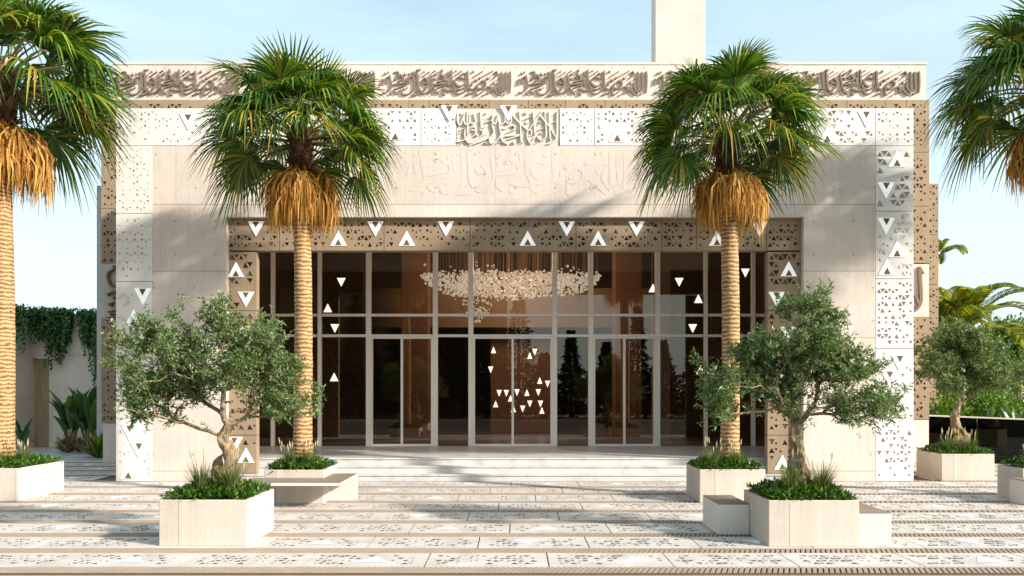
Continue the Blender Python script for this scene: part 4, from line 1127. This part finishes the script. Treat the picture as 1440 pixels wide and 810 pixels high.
# ------------------------------------------------------------------ GARDEN ON THE RIGHT
b = MB(); b.quad((8.6,22.41,-.004),(45,22.41,-.004),(45,70,-.004),(8.6,70,-.004)); b.quad((13.61,8.8,-.004),(45,8.8,-.004),(45,22.409,-.004),(13.61,22.409,-.004)); tag(b.build('lawn', M['lawn']), kind='structure')
fa, fb_ = Vector((10.9, 22.35, 0)), Vector((15.2, 20.2, 0))
fz0, fz1 = PZ(583,22.3), PZ(594,20.4)
fr = empty('glass_fence', tuple(fa), 0, 'dark glass fence with a pale top rail along the right garden', 'fence')
d = fb_ - fa; nrm = Vector((d.y, -d.x, 0)).normalized()*.03
for i in range(3):
    f0, f1 = i/3 + .003, (i+1)/3 - .003
    b = MB(); p, q = d*f0, d*f1
    za, zb = fz0 + (fz1-fz0)*f0, fz0 + (fz1-fz0)*f1
    vs = [p+nrm, q+nrm, q-nrm, p-nrm]; vs = [(v.x,v.y,0.0) for v in vs] + [(v.x,v.y,(za if j in (0,3) else zb)-.03) for j, v in enumerate(vs)]
    b.add(vs, [(0,1,5,4),(1,2,6,5),(2,3,7,6),(3,0,4,7),(4,5,6,7)]); b.build('glass_panel', M['black_glass'], fr)
b = MB(); n2 = nrm*1.3; vs = [n2, d+n2, d-n2, -n2]; b.add([(v.x,v.y,(fz0 if j in (0,3) else fz1)-.028) for j, v in enumerate(vs)] + [(v.x,v.y,(fz0 if j in (0,3) else fz1)+.01) for j, v in enumerate(vs)], [(0,1,5,4),(1,2,6,5),(2,3,7,6),(3,0,4,7),(4,5,6,7)])
b.build('top_rail', M['frame'], fr)

def bush(name, x, y, z, rad, n, L, mat, label, seed, cat='bush', group='garden bushes behind the glass fence', flat=.4):
    rg = random.Random(seed); root = empty(name, (x, y, z), 0, label, cat, group); b = MB(); st = MB()
    clumps = []
    for i in range(max(5, int(n/220))):
        v = rvec(rg); v.z = abs(v.z)*.9 - .12; k = rg.uniform(.55, .95)
        clumps.append(Vector((v.x*rad[0]*k, v.y*rad[1]*k, rad[2]*.45 + v.z*rad[2]*k*.62)))
        st.tube([(0,0,0), tuple(clumps[-1]*.5 + Vector((0,0,.05))), tuple(clumps[-1])], [.03,.02,.008], 4, cap=False)
    for i in range(n):
        c = clumps[rg.randrange(len(clumps))]; v = rvec(rg); r_ = rg.random()**.4*.42
        p = c + Vector((v.x*rad[0]*r_, v.y*rad[1]*r_, v.z*rad[2]*r_*.8)); p.z = max(.03, p.z)
        leaf(b, p, v + rvec(rg)*.8 + Vector((0,0,.1)), Vector((0,0,1)) + rvec(rg)*.8, L*rg.uniform(.7,1.3), L*.5)
    b.build('foliage', M[mat], root); st.build('stems', M['dark_bark'], root); return root
for i, (px, d_, rx, rz, L, lab) in enumerate([(1300,24.5,1.3,2.4,.13,'bright leafy bush touching the mosque corner'), (1335,25.5,1.4,2.6,.12,'leafy bush behind the rear olive trunk'), (1372,24.6,1.3,2.0,.12,'leafy bush right of the rear olive trunk'),
                                             (1408,24.2,1.2,1.7,.11,'low bush behind the fence near the right edge'), (1445,23.4,1.3,1.7,.11,'low bush behind the fence at the right edge'), (1320,23.6,1.0,1.6,.14,'low bright bush just behind the fence'),
     (1378,27.5,1.5,4.0,.15,'tall bush behind the other bushes, right of the feather palm trunk'), (1428,28.5,1.6,4.1,.15,'tall bush behind the other bushes at the right edge'), (1330,28.0,1.5,4.3,.15,'tall bush behind the other bushes by the mosque corner')]):
    bush('garden_bush', PX(px,d_), d_, 0, (rx, .9, rz), 2600, L, 'bush_leaf', lab, i+40)
for i, (px, d_, lab) in enumerate([(1392,22.6,'broadleaf plant rising above the fence rail, left of two'), (1432,21.9,'broadleaf plant rising above the fence rail at the right edge')]):
    paddle_plant(PX(px,d_), d_, 0, 10, 1.75, lab, 60+i)
spiky(PX(1412,22.4), 22.4, .75, 'russet spiky plant showing above the fence rail', 77, 'red_leaf', .65, 60)
tp = MB(); tp.tube([(0,0,-.75),(0,0,.02)], [.04,.03], 6); _s = tp.build('stem', M['petiole'], bpy.data.objects['spiky_plant.006'] if 'spiky_plant.006' in bpy.data.objects else None)

def garden_tree(x, y, h, cr, label, seed, mat='tree_leaf', bark='pale_bark', n=5200, L=.17, tr=.10, group='pale trunked trees at the right edge'):
    rg = random.Random(seed); root = empty('garden_tree', (x, y, 0), 0, label, 'tree', group); t = MB(); b = MB()
    lean = rg.uniform(-.25,.25)
    t.tube([(0,0,0),(lean*.3,0,h*.3),(lean*.6,.05,h*.6),(lean,0,h*.95)], [tr*1.2,tr,tr*.8,tr*.35], 9)
    cl = []
    for i in range(16):
        v = rvec(rg); k = rg.uniform(.4,.95); c = Vector((lean + v.x*cr[0]*k, v.y*cr[1]*k, h*.82 + v.z*cr[2]*k)); cl.append(c)
        t.tube([(lean*.7,0,h*.55 + rg.uniform(0,.25)*h), tuple(c)], [tr*.35,.012], 5, cap=False)
    for i in range(n):
        c = cl[rg.randrange(16)]; v = rvec(rg); r_ = rg.random()**.45*.42
        p = c + Vector((v.x*cr[0]*r_, v.y*cr[1]*r_, v.z*cr[2]*r_))
        leaf(b, p, v + rvec(rg) + Vector((0,0,-.2)), rvec(rg), L*rg.uniform(.7,1.3), L*.42)
    t.build('trunk', M[bark], root, smooth=True); b.build('crown', M[mat], root); return root
for i, (px, d_, py, lab) in enumerate([(1383,33,470,'slim pale trunked tree right of the feather palm'), (1400,36,474,'slim pale trunked tree, second right of the feather palm'), (1413,31,458,'slim pale trunked tree near the right edge, between two others'), (1436,30,452,'slim pale trunked tree at the right picture edge'), (1366,38,490,'slim pale trunked tree farthest behind the rear olive')]):
    h = PZ(py, d_); garden_tree(PX(px,d_), d_, h, (1.25,1.2,.85), lab, 80+i)
# far wood closing the view
rg = random.Random(5); b = MB()
for i in range(9000):
    x = rg.uniform(11, 55); y = 52 + rg.uniform(0, 5); top = 3.2 + 1.2*noise.noise(Vector((x*.22, 0, 3))) + .5*noise.noise(Vector((x*.9, 0, 1)))
    z = top*rg.random()**.7
    leaf(b, Vector((x, y, z)), rvec(rg), rvec(rg), rg.uniform(.4,.7), .3)
tag(b.build('far_wood', M['bush_leaf']), 'far mass of green trees closing the right garden', 'woods', kind='stuff')

def feather_palm(x, y, z, h, n, L, label, seed):
    rg = random.Random(seed); root = empty('feather_palm', (x, y, z), 0, label, 'palm tree', 'feather palms in the right garden'); t = MB(); b = MB(); s_ = MB()
    t.tube([(0,0,0),(.05,0,h*.5),(0,0,h)], [.11,.09,.08], 9); t.build('trunk', M['pale_bark'], root, smooth=True)
    for i in range(n):
        a = i*2.4 + rg.uniform(-.3,.3); el = R(rg.uniform(25, 82)); o = Vector((math.cos(a), math.sin(a), 0)); s = Vector((-o.y, o.x, 0)); Lk = L*rg.uniform(.75,1.1)
        pts = []
        for j in range(15):
            f = j/14; e = el - R(105)*f*f*.9
            d = o*math.cos(e) + Vector((0,0,math.sin(e)))
            pts.append((pts[-1] + d*Lk/14) if pts else Vector((0,0,h)))
        s_.tube(pts, [.02*(1-k/16)+.004 for k in range(15)], 4, cap=False)
        for j in range(2, 14):
            for q in (0, .33, .67):
                p = pts[j].lerp(pts[min(14,j+1)], q); d = (pts[min(14,j+1)] - pts[j-1]).normalized(); ll = L*.30*math.sin(math.pi*min(1,(j+q)/14*.85+.12))
                for sg in (-1, 1):
                    ld = (s*sg*.8 + d*.75 + Vector((0,0,.18))).normalized(); e_ = p + ld*ll + Vector((0,0,-.22*ll))
                    m = p + ld*ll*.5 + Vector((0,0,.03)); w = d*.034
                    b.add([p - w*.5, p + w*.5, m + w, m - w, e_], [(0,1,2,3),(3,2,4)])
    b.build('crown', M['areca_leaf'], root); s_.build('leaf_stalks', M['petiole'], root); return root
d_ = 24.8; feather_palm(PX(1352,d_), d_, 0, PZ(478,d_), 17, 2.7, 'yellow green feather palm arching above the rear olive tree', 3)
d_ = 25.2; feather_palm(PX(1316,d_), d_, 0, PZ(470,d_), 11, 1.8, 'smaller feather palm close to the mosque corner', 6)
d_ = 34.0; feather_palm(PX(1318,d_), d_, 0, PZ(362,d_), 9, 1.6, 'tall distant palm peeking out behind the mosque flank', 9)

# ------------------------------------------------------------------ BEHIND THE CAMERA (seen only mirrored in the glass)
def conifer(x, y, h, r, label, seed):
    rg = random.Random(seed); root = empty('conifer_tree', (x, y, -.15), 0, label, 'tree', 'conifers across the road'); t = MB(); b = MB()
    t.tube([(0,0,0),(0,0,h)], [.18,.03], 8); t.build('trunk', M['dark_bark'], root)
    for i in range(2600):
        f = rg.random()**1.3; z = .3 + (h-.3)*f; a = rg.uniform(0,6.283); rr = r*(1-f)**.85*(.55+.45*rg.random())*(1 + .3*math.sin(z*9 + a*2))
        o = Vector((math.cos(a), math.sin(a), 0))
        leaf(b, o*rr*rg.uniform(.4,1) + Vector((0,0,z)), o + rvec(rg)*.5 + Vector((0,0,-.25)), rvec(rg), .38, .13)
    b.build('crown', M['conifer_leaf'], root); return root
for i, (x, y, h, r) in enumerate([(8.9,-15,8.0,1.3),(4.2,-16,6.3,1.2),(6.6,-14.5,5.4,1.3),(2.2,-15,4.6,1.5),(10.9,-16,5.6,1.6),(-2,-16,10.2,2.4),(-5,-15,9.4,2.6),(-8,-16,10.6,2.6),(-11,-15,9.8,2.6),(0.4,-17,9.2,2.2),(-14,-16,10.4,2.6),(-3.4,-18,10.5,2.6),(-6.6,-18,10.2,2.6),(13.5,-16,6,1.8)]):  # the tall ones on the left are added to darken the mirrored sky
    conifer(x, y, h, r, 'unseen dark conifer across the road, mirrored in the entrance glass', 200+i)
bl = empty('added_dark_building', (-13, -23, -.15), 0, 'made-up dark brown flat roofed building behind the camera, added to darken the entrance glass', 'building')  # added out of view to darken what the glass reflects
b = MB(); b.box(-12, 12.5, -3, 3, 0, 11.5); b.box(-12.3, 12.8, -3.3, 3.3, 11.503, 11.9); b.build('wall', M['wood_in'], bl)
b = MB()
for i in range(8):
    for j in range(3): b.box(-11 + i*2.9, -9.4 + i*2.9, 3.0, 3.04, 1.2 + j*3.5, 3.4 + j*3.5)
b.build('windows', M['dark_in'], bl)
rg = random.Random(9); b = MB()
for i in range(9000):
    x = rg.uniform(-22, 22); z = 3.4*rg.random()**.8 + .3*math.sin(x*2)
    leaf(b, Vector((x, -13.2 + rg.uniform(-.6,.6), max(-.1, z-.1))), rvec(rg), rvec(rg), .35, .2)
tag(b.build('hedge', M['conifer_leaf']), 'long dark hedge across the road behind the viewer', 'hedge', kind='stuff')

# ------------------------------------------------------------------ LIGHT, SKY, CAMERA
v = Vector((-4.2, 2.28, -2.4))
EL = math.atan2(-v.z, math.hypot(v.x, v.y)); AZ = math.atan2(-v.x, -v.y)
sun = bpy.data.lights.new('sun', 'SUN'); sun.energy = 4.5; sun.angle = R(2.2); sun.color = (1.0, 0.93, 0.84)
so = bpy.data.objects.new('sun', sun); COL.objects.link(so); so.rotation_euler = v.to_track_quat('-Z', 'Y').to_euler(); so.location = (20, -12, 15)
w = bpy.data.worlds.new('World'); scene.world = w; w.use_nodes = True; nt = w.node_tree
bg = nt.nodes['Background']; sky = nt.nodes.new('ShaderNodeTexSky'); sky.sky_type = 'NISHITA'; sky.sun_disc = False
sky.sun_elevation = EL; sky.sun_rotation = AZ; sky.altitude = 0; sky.air_density = 1.0; sky.dust_density = 3.5; sky.ozone_density = 1.0
# thin low cloud
tc = nt.nodes.new('ShaderNodeTexCoord'); mp = nt.nodes.new('ShaderNodeMapping'); mp.inputs['Scale'].default_value = (1.6, 1.6, 9.0)
nz = nt.nodes.new('ShaderNodeTexNoise'); nz.inputs['Scale'].default_value = 1.8; nz.inputs['Detail'].default_value = 7; nz.inputs['Roughness'].default_value = 0.55
rp_ = nt.nodes.new('ShaderNodeValToRGB'); rp_.color_ramp.elements[0].position = .35; rp_.color_ramp.elements[0].color = (.36,.36,.36,1); rp_.color_ramp.elements[1].position = .75; rp_.color_ramp.elements[1].color = (.56,.56,.56,1)
mx = nt.nodes.new('ShaderNodeMix'); mx.data_type = 'RGBA'; mx.inputs[7].default_value = (5.0, 6.7, 7.0, 1)
nt.links.new(tc.outputs['Generated'], mp.inputs[0]); nt.links.new(mp.outputs[0], nz.inputs['Vector']); nt.links.new(nz.outputs['Fac'], rp_.inputs[0])
sx = nt.nodes.new('ShaderNodeSeparateXYZ'); nt.links.new(tc.outputs['Generated'], sx.inputs[0])
mr = nt.nodes.new('ShaderNodeMapRange'); mr.inputs[1].default_value = 0.0; mr.inputs[2].default_value = 0.42; mr.inputs[3].default_value = 0.7; mr.inputs[4].default_value = 0.0; nt.links.new(sx.outputs[2], mr.inputs[0])
mx2 = nt.nodes.new('ShaderNodeMix'); mx2.data_type = 'RGBA'; mx2.inputs[7].default_value = (5.2, 6.2, 6.5, 1)
nt.links.new(rp_.outputs[0], mx.inputs[0]); nt.links.new(sky.outputs[0], mx.inputs[6]); nt.links.new(mr.outputs[0], mx2.inputs[0]); nt.links.new(mx.outputs[2], mx2.inputs[6]); nt.links.new(mx2.outputs[2], bg.inputs[0])
bg.inputs[1].default_value = 0.125
# the lit chandelier
pl = bpy.data.lights.new('chandelier_light', 'POINT'); pl.energy = 300; pl.color = (1.0, 0.84, 0.64); pl.shadow_soft_size = 0.5
po = bpy.data.objects.new('chandelier_light', pl); COL.objects.link(po); po.location = (0, 24.2, 5.6)

cam = bpy.data.cameras.new('camera'); co_ = bpy.data.objects.new('camera', cam); COL.objects.link(co_)
co_.location = (0, 0, CAMZ); co_.rotation_euler = (R(90), 0, 0)
cam.sensor_width = 36; cam.lens = FPX/1440*36; cam.shift_x = (720-CX)/1440; cam.shift_y = (CY-405)/1440; cam.clip_end = 2000; cam.clip_start = .1
scene.camera = co_
scene.render.resolution_x, scene.render.resolution_y = 1024, 576
vs_ = scene.view_settings; vs_.view_transform = 'Standard'; vs_.look = 'None'; vs_.gamma = 1; vs_.exposure = 0.76
scene.cycles.max_bounces = 10; scene.cycles.transparent_max_bounces = 16
scene.cycles.use_denoising = True
